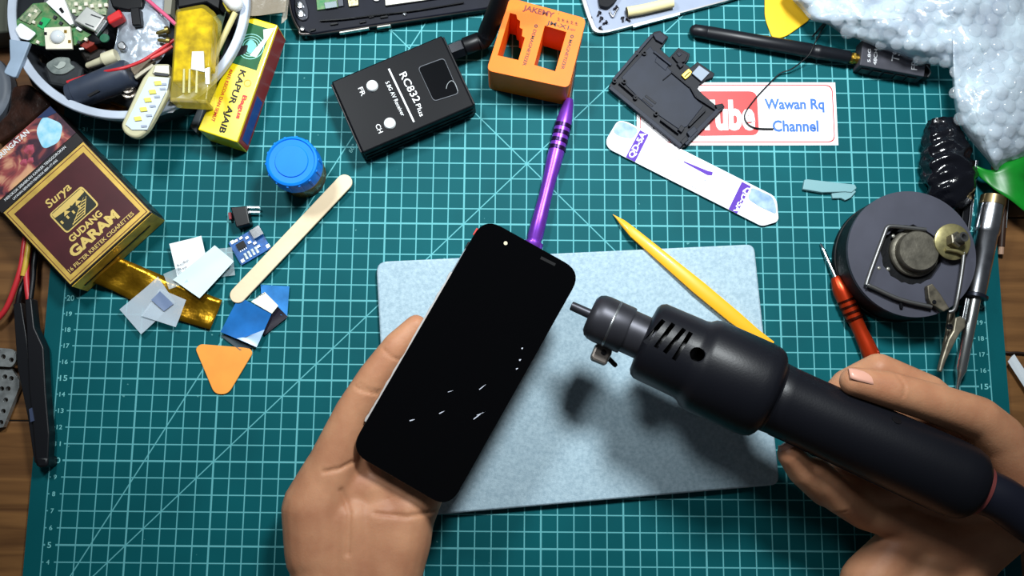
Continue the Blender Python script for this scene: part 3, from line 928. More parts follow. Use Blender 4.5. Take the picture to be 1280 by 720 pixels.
# silver bag
def silver_bag():
    out = [(150, 12), (178, 2), (205, -5), (212, 30), (205, 70), (180, 88), (150, 96), (140, 78), (146, 45)]
    cx, cy = 176, 46
    n, rings = 48, 8
    cl = spline([Vector((x, y, 0)) for x, y in out + [out[0]]], 6)[:-1]
    vs, fs = [], []
    for side in (1, 0):
        for i in range(rings + 1):
            tt = i / rings
            for p in cl:
                x, y = cx + (p.x - cx) * tt, cy + (p.y - cy) * tt
                z = 0.0225 + (0.004 * (1 - tt ** 3) + 0.0014 * noise.noise(Vector((x, y, 0)) * 0.12)) * (1 if side else -0.6)
                vs.append(P(x, y, z))
    m = len(cl)
    for s in (0, 1):
        for i in range(rings):
            for k in range(m):
                a, b = s * (rings + 1) * m + i * m + k, s * (rings + 1) * m + i * m + (k + 1) % m
                f = [a, a + m, b + m, b]
                fs.append(f if s == 0 else f[::-1])
    return MB().add(vs, fs).build('foil_bag', GREYFILM, None, 60)


tag(silver_bag(), 'crinkled silver-grey plastic bag in the middle of the tray', 'bag')
prod('heat_shrink', 'short black tube standing by the silver bag', 'tube', BLACK, rounded(k8b([(178, 75), (270, 70), (290, 250), (200, 255)]), 2), 0.0310, 0.008, 0.001)
# wires
RED_W = mat('red_wire', (196, 44, 52), 0.4)
PINK_W = mat('pink_wire', (214, 92, 128), 0.4)


def wire(name, label, pts, r, m, cat='wire', tip=None):
    o = MB().tube([P(x, y, z) for x, y, z in pts], r, 8, 5).build(name, m, None, 60)
    return tag(o, label, cat)


wire('red_wire', 'long red wire running from the buzzer to the lighter', [(84, 103, 0.0262), (105, 96, 0.0270), (120, 92, 0.031), (140, 88, 0.0355), (158, 84, 0.0355), (180, 75, 0.030), (200, 62, 0.0290), (218, 50, 0.0285)], 0.0011, RED_W)
wire('red_wire', 'shorter red wire beside the metal clips near the lighter', [(188, 73, 0.0285), (203, 66, 0.0282), (216, 58, 0.0280)], 0.0012, mat('light_red_wire', (214, 80, 80), 0.4))
wire('pink_wire', 'pink wire crossing the top of the tray', [(178, -6, 0.0290), (195, 9, 0.0292), (208, 20, 0.0292), (220, 31, 0.0290)], 0.0013, PINK_W)
tag(MB().pxprism(cr(0, 60, 10.59, [(1140, 380), (1215, 350), (1250, 380), (1170, 420)]), 0.0298, 0.0034).build('cable_band', BLACK, None, 0, 0.0004), 'black band around the red wire by the buzzer', 'band')
# brown strip, brass screws
tag(MB().pxprism(k64([(770, 95), (930, 10), (985, 40), (825, 165)]), 0.0255, 0.012).build('metal_bracket', mat('brown_metal', (104, 92, 76), 0.45, metal=0.4, var=0.15), None, 0, 0.0006), 'dull brown metal bar between the barrel and the lamp stick', 'bracket')
tag(MB().pxprism(k64([(812, 158), (960, 60), (980, 78), (830, 185)]), 0.0275, 0.0018).build('metal_bracket', mat('pale_metal', (170, 164, 146), 0.4, metal=0.5), None, 0, 0.0003), 'pale metal strip along the dull brown bar', 'bracket')
for x0, y0, x1, y1, lab in ((195, 42, 212, 37, 'brass screw lying against the lighter'), (197, 50, 214, 52, 'greenish brass screw below the first one by the lighter')):
    a, b = P(x0, y0, 0.0282), P(x1, y1, 0.0282)
    L0 = (b - a).length
    o = MB().lathe(a, b, [(0, 0.0006), (0.001, 0.0012), (L0 * 0.7, 0.0013), (L0 * 0.72, 0.0026), (L0 * 0.95, 0.0024), (L0, 0.0015)], 14).build('brass_screw', mat('aged_brass', (138, 124, 70), 0.4, metal=0.8), None, 40)
    tag(o, lab, 'screw')
a = P(162, 118, 0.020)
tag(MB().lathe(a, a + Vector((0.2, 0.3, 1)), [(0, 0.0045), (0.003, 0.0048), (0.0032, 0.0036), (0.006, 0.0034), (0.0062, 0.0022), (0.008, 0.002), (0.0081, 0)], 20).build('metal_jack', mat('nickel', (190, 180, 170), 0.25, metal=1.0), None, 40), 'small nickel jack between the barrel and the lamp stick', 'jack')
tag(MB().pxprism(k64([(420, 420), (560, 380), (740, 400), (690, 470), (520, 460)]), 0.0092, 0.004).build('copper_sheet', mat('copper', (140, 88, 46), 0.35, metal=0.8, var=0.3, vscale=90), None, 0), 'copper brown metal sheet at the tray wall under the barrel', 'sheet')
tag(MB().pxprism(k64([(620, 372), (640, 362), (740, 398), (735, 408)]), 0.0125, 0.003).build('brass_strip', BRASS, None, 0), 'thin brass strip over the copper sheet', 'strip')
# lighter
def lighter():
    z = 0.047
    t = thing('cigarette_lighter', 'clear yellow plastic lighter lying on the tray edge', 'lighter', P(240, 70, FL))
    sh = mat('yellow_clear', (214, 168, 0), 0.15, trans=0.15, var=0.3, vscale=130, ior=1.3)
    clear = mat('clear_plastic', (230, 206, 70), 0.08, alpha=0.22, spec=0.7)
    pxs = cr(140, 0, 8, [(632, 85), (925, 32), (1035, 120), (1000, 640), (980, 720)])
    body = [(219, 11), (255, 4), (270, 16), (264, 86), (262, 106), (259, 129), (211, 126), (213, 100)]
    MB().pxprism(rounded(body, [4, 5, 5, 2, 2, 4, 4, 2]), z, 0.013).build('shell', clear, t, 30, 0.0012)
    MB().pxprism(rounded([(221, 14), (253, 9), (266, 20), (262, 84), (241, 84), (238, 100), (215, 102)], 3), z - 0.0010, 0.011).build('fuel', sh, t, 30, 0.001)
    MB().pxprism(cr(140, 0, 8, [(800, 515), (915, 512), (925, 720), (790, 690)]), z + 0.0006, 0.0012).build('label', mat('pale_label', (214, 214, 210), 0.5), t, 0)
    for x in (229, 236, 245):
        MB().pxprism([(x, 86), (x + 2, 86), (x + 1.5, 116), (x - 1, 116)], z + 0.0003, 0.001).build('rib', mat('pale_yellow_rib', (220, 214, 150), 0.2, trans=0.3), t, 0)
    MB().pxprism([(256, 86), (262, 84), (262, 105), (257, 105)], z + 0.0005, 0.0025).build('metal_clip', STEEL, t, 0)
    a, b = P(232, 30, z - 0.006), P(226, 100, z - 0.006)
    MB().lathe(a, b, [(0, 0.0012), ((b - a).length, 0.0012)], 10).build('fuel_tube', mat('amber_tube', (200, 150, 20), 0.2), t, 40)
    MB().pxprism([(214, 122), (258, 125), (258, 129), (212, 127)], z - 0.013, 0.012).build('foot', mat('dark_amber2', (110, 96, 40), 0.4), t, 0)


lighter()
# usb lamp stick
def lamp_stick():
    z = 0.0405
    t = thing('usb_lamp', 'clear stick lamp with five yellow leds resting on the tray rim', 'lamp', P(180, 125, FL))
    c = k64([(705, 560), (880, 180), (975, 60), (1100, 60), (1110, 180), (1085, 310), (930, 590), (840, 660), (750, 630)])
    MB().pxprism(rounded(c, [10, 4, 4, 4, 3, 4, 10, 12, 12]), z - 0.0016, 0.005).build('housing', mat('cream_clear', (222, 218, 180), 0.2, trans=0.25), t, 30, 0.0012)
    MB().pxprism(k64([(748, 548), (935, 165), (1100, 175), (1085, 255), (920, 590), (800, 590)]), z - 0.0008, 0.0006).build('led_board', mat('white_board', (196, 208, 222), 0.4), t, 0)
    for x, y in ((1005, 215), (962, 285), (925, 350), (890, 425), (845, 500)):
        MB().pxprism(k64([(x - 32, y - 14), (x + 22, y - 20), (x + 32, y + 14), (x - 22, y + 20)]), z, 0.0007).build('led', mat('led_yellow', (230, 216, 90), 0.4), t, 0, 0.0002)
    for x, y in ((1045, 262), (1000, 325), (965, 400), (935, 475), (895, 560), (1052, 225)):
        MB().pxprism(k64([(x - 24, y - 7), (x + 20, y - 10), (x + 24, y + 6), (x - 20, y + 9)]), z - 0.0002, 0.0005).build('resistor', mat('resistor_grey', (150, 160, 178), 0.4), t, 0)
    MB().pxprism(k64([(985, 70), (1095, 70), (1100, 150), (960, 140)]), z - 0.0006, 0.0030).build('usb_plug', mat('plug_steel', (180, 176, 160), 0.35, metal=0.7), t, 0, 0.0004)
    MB().pxprism(k64([(980, 128), (1090, 140), (1092, 160), (975, 150)]), z - 0.0002, 0.0006).build('plug_contact', DARKG, t, 0)


lamp_stick()
# cream stick, white knob, dark parts on the right
a, b = P(264, 79, 0.0300), P(294, 16, 0.0322)
tag(MB().lathe(a, b, [(0, 0.0018), ((b - a).length, 0.0018)], 12).build('bamboo_stick', mat('bamboo', (212, 200, 140), 0.5), None, 40), 'thin pale bamboo stick inside the tray wall', 'stick')
a, b = P(279, -14, 0.034), P(299, 12, 0.034)
L0 = (b - a).length
tag(MB().lathe(a, b, [(0, 0.0045), (L0 * 0.5, 0.0052), (L0 * 0.85, 0.0045), (L0 * 0.97, 0.0025), (L0, 0.0008)], 20).build('white_knob', WHITEP, None, 60), 'rounded white plastic knob over the tray rim', 'knob')
tag(MB().pxprism(rounded([(277, 2), (284, 0), (292, 14), (284, 15)], 3), 0.0300, 0.004).build('yellow_cap', mat('yellow_cap', (206, 190, 40), 0.4), None, 0, 0.0008), 'small yellow cap under the white knob', 'cap')
prod('black_housing', 'black plastic housing at the top of the tray behind the lighter', 'housing', BLACK, [(221, -15), (278, -15), (274, 12), (258, 3), (222, 10)], 0.0275, 0.012, 0.001)
prod('grey_bracket', 'grey plastic bracket beside the pink wire', 'bracket', mat('khaki_grey', (128, 126, 112), 0.5), [(206, -10), (216, -10), (213, 18), (204, 17)], 0.0272, 0.010)
prod('dark_connector', 'black plastic connector at the top rim of the tray', 'connector', BLACK, [(134, -10), (180, -10), (178, 10), (160, 13), (140, 9)], 0.0265, 0.010, 0.001)
tag(MB().pxprism([(265, 22), (283, 14), (270, 60), (262, 62)], 0.0200, 0.012).build('green_bit', mat('deep_green', (24, 62, 28), 0.5), None, 0), 'deep green plastic bit between lighter and tray wall', 'plastic piece')
prod('dark_block', 'dark oily block lying under the cream tube', 'block', mat('oily_black', (26, 22, 20), 0.35), k8([(780, 510), (1000, 450), (1080, 500), (1000, 590), (860, 640)]), 0.0215, 0.014, 0.002)
prod('round_terminal', 'small grey metal terminal beside the silver bag', 'terminal', STEEL, rounded(k8([(1160, 440), (1220, 400), (1260, 450), (1240, 500), (1180, 490)]), 3), 0.0295, 0.004, 0.0008)
prod('foam_scrap', 'dull brown foam scrap at the bottom of the tray', 'foam', mat('brown_foam', (62, 52, 44), 0.9, bump=0.5, bscale=500), [(25, 72), (52, 66), (50, 100), (62, 112), (40, 108)], 0.012, 0.008, 0.001)

o = thing('clear_bag', 'taupe tinted clear plastic bag between the chalk carton and the opened phone', 'bag', P(334, 0, 0))
sheet('film', [(308, -30), (362, -30), (357, 16), (312, 21)], 0.0245, mat('taupe_film', (150, 140, 124), 0.25, alpha=0.72, bump=0.6, bscale=150), o, 0.0003, 0.0012)
sheet('side_film', [(357, -30), (364, -30), (359, 24), (352, 30)], 0.0200, mat('pale_taupe_film', (186, 178, 164), 0.25, alpha=0.55), o, 0.0003, 0.0008)
tag(MB().lathe(P(328, -8, 0.012), P(331, 6, 0.012), [(0, 0.006), (0.008, 0.006), (0.009, 0.005)], 18).build('brown_plug', mat('brown_plug', (70, 52, 36), 0.5), None, 40), 'brown plastic plug inside the taupe bag', 'plug')
o = sheet('paper_scrap', [(209, 128), (226, 130), (216, 141), (208, 141)], 0.0268, mat('white_tag', (240, 242, 246)), None, 0.0003, 0.0004)
tag(o, 'small white paper corner sticking out under the lighter', 'paper')
# ------------------------------------------------------------------ left table edge
o = thing('grey_spool', 'grey round spool standing on the wood left of the tray', 'spool', P(-42, 118, TT))
C0 = P(-43, 112, 0.008); C0.z = TT
MB().lathe(C0, C0 + Z, [(0.0002, 0.026), (0.002, 0.028), (0.009, 0.028), (0.0105, 0.0265), (0.011, 0.024), (0.010, 0.0)], 48).build('body', mat('spool_grey', (104, 112, 124), 0.5), o, 40)
MB().lathe(C0, C0 + Z, [(0.0102, 0.0), (0.0102, 0.006), (0.014, 0.006), (0.0145, 0.005), (0.0146, 0)], 24).build('hub', BLACK, o, 40)
prod('olive_case', 'olive grey plastic case at the table corner behind the tray', 'case', mat('olive_grey', (72, 76, 66), 0.5), rounded([(-60, -60), (8, -60), (10, 40), (-60, 44)], 3), 0.02, 0.0228, 0.002)
wire('red_lead', 'thin dark red lead on the wood beside the spool', [(-20, 55, 0.003), (-4, 53, 0.0015), (10, 52, -0.0005), (22, 58, -0.0018)], 0.0011, mat('dark_red_wire', (120, 24, 24), 0.5))
prod('brown_bag', 'crumpled dark brown plastic bag between the tray and the pack', 'bag', mat('dark_brown_plastic', (46, 28, 22), 0.25, var=0.3, vscale=90, bump=1.0, bscale=120), rounded([(14, 108), (36, 104), (64, 130), (52, 140), (20, 165), (-4, 180), (-10, 160), (10, 140)], 6), 0.008, 0.0108, 0.003)

# test tweezers with wires
def tweezers():
    t = thing('test_tweezers', 'black plastic test tweezers with red and black wires on the table edge', 'tweezers', P(45, 480, TT))
    k = lambda pts: cr(0, 340, 2.77, pts)
    m = mat('tweezer_black', (14, 15, 20), 0.4)
    MB().pxprism(rounded(k([(45, 110), (72, 105), (92, 230), (110, 400), (120, 520), (150, 600), (140, 670), (118, 660), (95, 500), (60, 330)]), 2), 0.009, 0.006).build('arm', m, t, 30, 0.001)
    MB().pxprism(rounded(k([(85, 95), (108, 90), (118, 190), (150, 260), (158, 420), (170, 560), (165, 668), (125, 672), (112, 520), (100, 400), (92, 220)]), 2), 0.0105, 0.008).build('arm', m, t, 30, 0.001)
    MB().pxprism(k([(100, 475), (110, 470), (118, 515), (105, 520)]), 0.0112, 0.001).build('rivet', mat('dull_blue', (60, 70, 96), 0.4), t, 0)
    MB().pxprism(k([(118, 640), (166, 640), (164, 676), (128, 678)]), 0.0115, 0.0138).build('hinge', m, t, 30, 0.0015)
    r = 0.0017
    w = lambda nm, pts, mm: MB().tube([P(x, y, z) for x, y, z in pts], r, 8, 5).build(nm, mm, t, 60)
    w('red_wire', [(-6, 402, 0.004), (8, 385, 0.005), (20, 355, 0.006), (27, 330, 0.006), (30, 308, 0.005), (34, 285, 0.002)], RED_W)
    w('red_wire', [(36, 375, 0.007), (34, 360, 0.007), (33, 340, 0.0065), (36, 318, 0.005), (40, 300, 0.002)], RED_W)
    w('yellow_wire', [(29, 345, 0.0075), (33, 325, 0.0075), (36, 305, 0.006), (39, 290, 0.002)], mat('yellow_wire', (206, 170, 60), 0.4))
    w('black_wire', [(22, 381, 0.007), (26, 362, 0.003), (36, 340, 0.002), (42, 310, 0.0015), (46, 300, 0.0005)], BLACK)
    w('black_wire', [(38, 374, 0.007), (41, 350, 0.006), (43, 325, 0.005), (47, 306, 0.002)], BLACK)


tweezers()


def perforated(name, label, out, z, th, rows):
    o = wpx(out, z)
    holes = [circ(P(x, y, z), 3.1 / ppm(x, y, z), 14) for x, y in rows]
    ob = plate(name, o, holes, z - th, th, mat('galvanised', (150, 154, 154), 0.4, metal=0.6, var=0.15, vscale=200), None, 0.0002)
    return tag(ob, label, 'metal strip')


perforated('perforated_strip', 'grey metal strip with two rows of holes ending in a corner cut', [(-40, 462), (14, 461), (24, 475), (24, 484), (4, 534), (-40, 540)], 0.0015, 0.0035,
           [(14, 473), (6, 471), (10, 486), (2, 486), (7, 500), (-3, 500), (4, 514), (-6, 514), (1, 528), (-12, 472), (-14, 490), (-20, 508)])
perforated('perforated_strip', 'shorter metal strip with bent rounded end above the perforated one', rounded([(-40, 432), (14, 436), (20, 441), (20, 452), (14, 459), (-40, 455)], 3), 0.0045, 0.0028,
           [(14, 450), (4, 446), (-6, 443), (-16, 441)])
# ------------------------------------------------------------------ video receiver
def receiver():
    H = 0.019
    c = [(414, 102), (552, 44), (595, 131), (456, 190)]
    A, B, C, D = [P(x, y, H) for x, y in c]
    exx = (B - A); W = exx.length; exx.normalize()
    eyy = (D - A); eyy -= exx * eyy.dot(exx); Hh = eyy.length; eyy.normalize()
    A0 = A - UP(H - 0.0003)
    t = thing('video_receiver', 'black metal video receiver box with two white buttons and an antenna', 'receiver', A0 + exx * W / 2 + eyy * Hh / 2)
    alu = mat('black_aluminium', (9, 10, 15), 0.42, var=0.06, spec=0.14)
    MB().box(A0, exx, eyy, Z, 0, W, 0, Hh, 0, H - 0.0004).build('case', alu, t, 0, 0.0009)
    q = lambda x, y, z=H + 0.0001: Vector((0, 0, 0)) + (A0 + exx * (x * W) + eyy * (y * Hh)) * 1.0 + UP(z - 0.0003)
    # end plates
    MB().box(A0 + exx * W, exx, eyy, Z, 0.0001, 0.0012, 0.02 * Hh, 0.98 * Hh, 0.001, H - 0.0016).build('end_plate', BLACK, t, 0, 0.0003)
    MB().box(A0, exx, eyy, Z, -0.0012, -0.0001, 0.02 * Hh, 0.98 * Hh, 0.001, H - 0.0016).build('end_plate', BLACK, t, 0, 0.0003)
    # grooves along the near side
    for zz in (0.006, 0.0115):
        MB().box(A0 + eyy * Hh, exx, eyy, Z, 0.001, W - 0.001, 0.0001, 0.0005, zz, zz + 0.0012).build('side_rib', alu, t, 0)
    wf = [Vector(p) for p in ((555, 72), (574, 117), (542, 127), (522, 84))]
    MB().pxprism(rounded([tuple(p) for p in wf], 5), H + 0.0003, 0.0003).build('display_window', mat('dark_glass', (9, 10, 13), 0.12, coat=0.5), t, 0)
    out = rounded([tuple(p) for p in wf], 5)
    cen = sum((Vector(p) for p in wf), Vector((0, 0))) / 4
    inner = [tuple(cen + (Vector(p) - cen) * 0.965) for p in out]
    plate('window_border', wpx(out, H + 0.0004), [wpx(inner, H + 0.0004)], H + 0.0003, 0.00012, mat('grey_line', (72, 76, 84), 0.5), t, 0, 0)
    MB().tube([P(x, y, H + 0.0004) for x, y in cr(320, 0, 3.765, [(895, 418), (902, 395), (920, 380), (938, 395), (950, 430)])], 0.00022, 6, 4).build('scratch', mat('pale_scratch', (150, 156, 160), 0.5), t, 0)
    for x, y in ((465, 107), (487, 154)):
        p = P(x, y, H + 0.001); p.z = H
        MB().lathe(p, p + Z, [(-0.0003, 0.0038), (0.0012, 0.0036), (0.0018, 0.0031), (0.0019, 0)], 24).build('button', mat('white_button', (228, 234, 234), 0.35), t, 40)
    # line and lettering: text runs from (486,86) to (518,153)
    a, b = P(486, 86, H + 0.0002), P(517.5, 152.5, H + 0.0002)
    d = (b - a).normalized(); s = Vector((-d.y, d.x, 0))
    MB().box(a, d, s, Z, 0, (b - a).length, -0.00055, 0.00055, -0.0001, 0.0001).build('printed_line', WHITE_INK, t, 0)
    z = H + 0.0002
    text('RC832', (499, 93), (518, 129), 9.2, z, WHITE_INK, t, 0.008)
    text('Plus', (519.5, 131), (525, 146), 6, z, WHITE_INK, t, 0.005)
    text('5.8G AV Receiver', (481.5, 103), (502, 145.5), 5, z, WHITE_INK, t, 0.005)
    text('FR', (447.5, 110.5), (452, 120.5), 6, z, WHITE_INK, t, 0.008)
    text('CH', (469, 156.5), (473.5, 167), 6, z, WHITE_INK, t, 0.008)
    # aerial socket, hex nut, elbow and aerial
    ax = MB()
    p0, p1 = P(556, 68, 0.011), P(602, 50, 0.0135)
    L0 = (p1 - p0).length
    MB().lathe(p0, p1, [(0, 0.0034), (L0 * 0.2, 0.0034)], 16).build('socket', BRASS, t, 40)
    MB().lathe(p0, p1, [(L0 * 0.16, 0.0052), (L0 * 0.17, 0.0058), (L0 * 0.50, 0.0058), (L0 * 0.52, 0.0050)], 6).build('hex_nut', mat('black_nickel', (28, 29, 34), 0.3, metal=0.6), t, 20)
    MB().lathe(p0, p1, [(L0 * 0.5, 0.0045), (L0 * 0.55, 0.0056), (L0 * 0.95, 0.0056), (L0, 0.0046)], 20).build('connector_sleeve', BLACK, t, 40)
    ant = MB()
    e0, e1, e2 = P(598, 53, 0.0135), P(608, 47, 0.0145), P(636, -16, 0.060)
    MB().tube([e0, P(604, 50, 0.0140), P(608, 44, 0.0175), P(611, 36, 0.022)], 0.0056, 16, 4).build('elbow', BLACK, t, 60)
    MB().tube([P(608, 44, 0.0175), P(612, 34, 0.023), P(622, 8, 0.042), P(634, -30, 0.066)], [0.0058, 0.0060, 0.0056, 0.0048], 18, 5).build('aerial', BLACKM, t, 60)


receiver()

# ------------------------------------------------------------------ magnetizer
def magnetizer():
    H = 0.030
    c = [(637, -3), (733, 23), (711, 110), (608, 88)]
    t = thing('magnetizer', 'orange plastic magnetizer block with two square wells', 'magnetizer', P(668, 60, 0))
    orange = mat('orange_plastic', (246, 116, 18), 0.5, spec=0.3, var=0.03, bump=0.05, bscale=900)
    out = rounded(c, [8, 8, 8, 8], 6)
    h1 = [(637.6, 16), (645.3, 18.2), (646.5, 24), (650, 26), (649.5, 34.5), (653.2, 36.5), (652.3, 45), (656, 47), (648, 75), (622, 69)]
    h2 = [(681, 32), (708, 40), (694, 89), (668, 81)]
    plate('body', wpx(out, H), [wpx(h1, H), wpx(h2, H)], 0.0002, H - 0.0002, orange, t, 0.0007, 35)
    # stepped wedge inside the first well
    z = H + 0.00015
    red = mat('dark_red_ink', (104, 14, 6), 0.5)
    brown = mat('brown_ink', (54, 18, 4), 0.5)
    text('JAKEMY', (653.5, 12.0), (692, 22.2), 6.8, z, red, t, 0.03)
    text('R', (697.5, 17.5), (699, 18), 1.6, z, red, t)
    # five small square characters drawn with strokes
    for k in range(5):
        x0, y0 = 696.5 + k * 5.5, 25.0 + k * 1.35
        for dx, dy, w, h in ((0, 0, 3.6, 0.6), (0.2, -1.6, 3.2, 0.5), (1.5, -3.4, 0.6, 3.6), (0.2, -3.0 + (k % 3) * 0.5, 3.4, 0.5)):
            print_px('printed_character', [(x0 + dx, y0 + dy), (x0 + dx + w, y0 + dy + w * 0.26), (x0 + dx + w, y0 + dy + h + w * 0.26), (x0 + dx, y0 + dy + h)], z, brown, t)
    text('JM-X1', (683, 30), (710.5, 37), 5.2, z, brown, t, 0.02)
    text('NEW', (712, 37.5), (719, 39.2), 2.6, z, brown, t, 0.02)
    text('DEMAGNETIZER', (667.0, 36.5), (653.2, 81.5), 4.0, z, brown, t, 0.02)
    text('MAGNETIZER', (711.8, 49), (701, 86), 4.0, z, brown, t, 0.02)
    for x, y in ((670, 32.5), (715, 45.5)):
        pc = P(x, y, z)
        plate('printed_mark', circ(pc, 0.00115, 16), [circ(pc, 0.0005, 10)], z, 0.00005, brown, t, 0, 0)


magnetizer()

# ------------------------------------------------------------------ purple screwdriver
def driver(name, label, tip, neck, butt, zc, r, mname, col, rings, flange=True):
    """tip/neck/butt: pixels of the blade tip, the front of the grip and its end"""
    m = mat(mname, col, 0.32, metal=0.65, var=0.08, vscale=60)
    a, b = P(*neck, zc), P(*butt, r)
    L = (b - a).length
    t = thing(name, label, 'screwdriver', (a + b) / 2 - UP(zc))
    prof = [(0, 0.45), (0.03, 0.62), (0.13, 0.92), (0.18, 0.98)]
    prof += [(0.42, 0.95), (0.52, 0.82), (0.66, 0.78), (0.78, 0.86), (0.92, 0.93)]
    if flange: prof += [(0.935, 0.82), (0.95, 0.82), (0.955, 1.15), (0.985, 1.15), (0.995, 1.0), (1.0, 0.6)]
    else: prof += [(0.98, 0.9), (1.0, 0.6)]
    MB().lathe(a, b, [(s * L, q * r) for s, q in prof], 28).build('grip', m, t, 40)
    for s in rings:
        MB().lathe(a, b, [((s - 0.014) * L, r * 0.8), ((s - 0.012) * L, r * 1.06), ((s + 0.012) * L, r * 1.06), ((s + 0.014) * L, r * 0.8)], 28).build('grip_ring', mat(mname + '_ring', [c * 0.35 for c in col], 0.3, metal=0.7), t, 40)
    p = P(*tip, 0.0012)
    Lb = (p - a).length
    MB().lathe(a, p, [(-0.004, 0.0014), (0.002, 0.0014), (Lb * 0.8, 0.0012), (Lb * 0.97, 0.0007), (Lb, 0.0003)], 14).build('blade', CHROME, t, 40)
    return t


driver('purple_screwdriver', 'purple metal screwdriver between the orange magnetizer and the phone', (720, 78), (712, 124), (665, 312), 0.0052, 0.0054, 'purple_metal', (132, 66, 196), [0.185, 0.235, 0.285, 0.335])

# ------------------------------------------------------------------ opened phone at the top
def opened_phone():
    z = 0.009
    kk = lambda pts: cr(280, 0, 6.4, pts)
    t = thing('opened_phone', 'opened black phone chassis with a battery label and two camera lenses', 'phone', P(490, -30, 0))
    out = [(361, -5), (365, 18), (374, 36), (388, 42.5), (612, 9.5), (618, -10), (600, -80), (352, -80)]
    dark = mat('chassis_black', (22, 24, 34), 0.5, spec=0.18, var=0.12, vscale=80)
    MB().pxprism(rounded(out, [2, 6, 8, 4, 6, 4, 4, 4]), z - 0.0012, 0.0072).build('chassis', dark, t, 30, 0.0008)
    # metal outer rim
    rim = [(361, -5), (365, 18), (374, 36), (388, 42.5), (500, 27), (612, 9.5)]
    MB().tube([P(x, y, z - 0.003) for x, y in rim], 0.0011, 8, 5).build('rim', mat('worn_rim', (96, 90, 88), 0.35, metal=0.7), t, 60)
    c = lambda pts, top, th, nm, m, bv=0.0002, rd=0: MB().pxprism(rounded(kk(pts), rd) if rd else kk(pts), top, th).build(nm, m, t, 30, bv)
    w = c([(570, -40), (640, -40), (675, 80), (670, 150), (620, 168), (580, 130), (565, 60)], z + 0.0004, 0.002, 'camera_window', mat('camera_glass', (70, 72, 80), 0.2, metal=0.3), 0.0004, 5)
    for x, y in ((610, 40), (618, 108)):
        p = P(*kk([(x, y)])[0], z + 0.0004)
        ln = MB().lathe(p, p + Z, [(-0.0006, 0.0024), (0.0010, 0.0024), (0.0011, 0.0018), (0.0006, 0.0016), (0.0006, 0)], 20).build('camera_lens', CHROME, w, 40)
        MB().lathe(p, p + Z, [(0.0007, 0.0012), (0.0009, 0.0008), (0.00092, 0)], 16).build('lens_glass', mat('lens_white', (216, 220, 226), 0.15), w, 40)
    p = P(*kk([(627, 228)])[0], z)
    MB().lathe(p, p + Z, [(-0.001, 0.0013), (0.0003, 0.0013), (0.0004, 0)], 14).build('screw', CHROME, t, 40)
    c([(735, -40), (745, 80), (912, 55), (900, -40)], z + 0.0002, 0.002, 'circuit_area', GREEN_PCB)
    c([(800, 20), (900, 5), (905, 55), (810, 70)], z + 0.0009, 0.001, 'shield_can', mat('grey_can', (120, 132, 136), 0.4, metal=0.5))
    c([(905, -20), (950, -20), (955, 45), (915, 52)], z + 0.0004, 0.001, 'connector', mat('slot_grey', (70, 74, 84), 0.4))
    c([(985, -30), (1070, -30), (1075, 40), (1000, 52)], z + 0.0006, 0.0016, 'contacts', mat('contact_cream', (188, 178, 140), 0.4, metal=0.4, var=0.3, vscale=600))
    c([(1185, -30), (1245, -30), (1240, 5), (1200, 8)], z + 0.0006, 0.0012, 'camera_dot', WHITEP, 0.0002, 4)
    MB().pxprism([(477, -60), (500, -60), (502, -20), (482, 6)], z, 0.0016).build('flex_cover', BLACK, t, 0)
    # battery with white label
    b = MB().pxprism([(478, -70), (590, -70), (578, -6), (482, 8)], z + 0.0002, 0.0018).build('battery', mat('battery_black', (28, 28, 32), 0.4), t, 0, 0.0004)
    MB().pxprism([(479, -60), (560, -70), (545, -2), (482, 6.5)], z + 0.0005, 0.0003).build('label', mat('cream_label2', (232, 230, 214), 0.5), b, 0)
    # ribs and clips on the lower wall
    for (x, y, ww) in ((850, 185, 60), (1085, 170, 50), (1160, 128, 40), (1250, 130, 60), (690, 235, 40)):
        c([(x, y), (x + ww, y - 10), (x + ww, y + 6), (x, y + 16)], z + 0.0002, 0.0014, 'clip', BLACK)
    for (x0, y0), (x1, y1) in (((424, 40.5), (461, 34.5)), ((471, 33.6), (488, 31))):
        MB().pxprism([(x0, y0 - 1), (x1, y1 - 1), (x1, y1 + 1), (x0, y0 + 1)], z - 0.002, 0.003).build('side_button', mat('silver_button', (206, 204, 196), 0.3, metal=0.7), t, 0, 0.0003)
    p = P(506, 17, z)
    MB().lathe(p, p + Z, [(-0.001, 0.0011), (0.0002, 0.0011), (0.0003, 0)], 12).build('screw', CHROME, t, 40)
    MB().tube([P(x, y, z + 0.0002) for x, y in ((400, 26), (430, 24), (470, 19), (520, 13), (580, 3))], 0.0005, 6, 4).build('groove', BLACK, t, 60)


opened_phone()

# ------------------------------------------------------------------ silver back cover with screws
def back_cover():
    z = 0.0045
    t = thing('phone_back_cover', 'silver grey phone back cover holding screws at the top of the mat', 'phone cover', P(830, -20, 0))
    out = [(724, -12), (733, 18), (742, 40.5), (757, 41), (905, 2), (960, -15), (955, -80), (715, -80)]
    o = rounded(out, [2, 8, 8, 8, 4, 4, 4, 4])
    MB().pxprism(o, 0.002, 0.0017).build('panel', mat('silver_panel', (142, 152, 172), 0.5, spec=0.2, var=0.03), t, 30)
    cen = Vector((845, -30))
    inner = [tuple(cen + (Vector(p) - cen) * 0.962) for p in o]
    plate('rim', wpx(o, z), [wpx(inner, z)], 0.0019, z - 0.0019, mat('rim_grey', (150, 148, 148), 0.35, metal=0.4), t, 0.0005)
    MB().pxprism([(791, 31), (850, 16), (850, 18.5), (792, 34)], z + 0.0004, 0.002).build('rim_clip', STEEL, t, 0)
    return


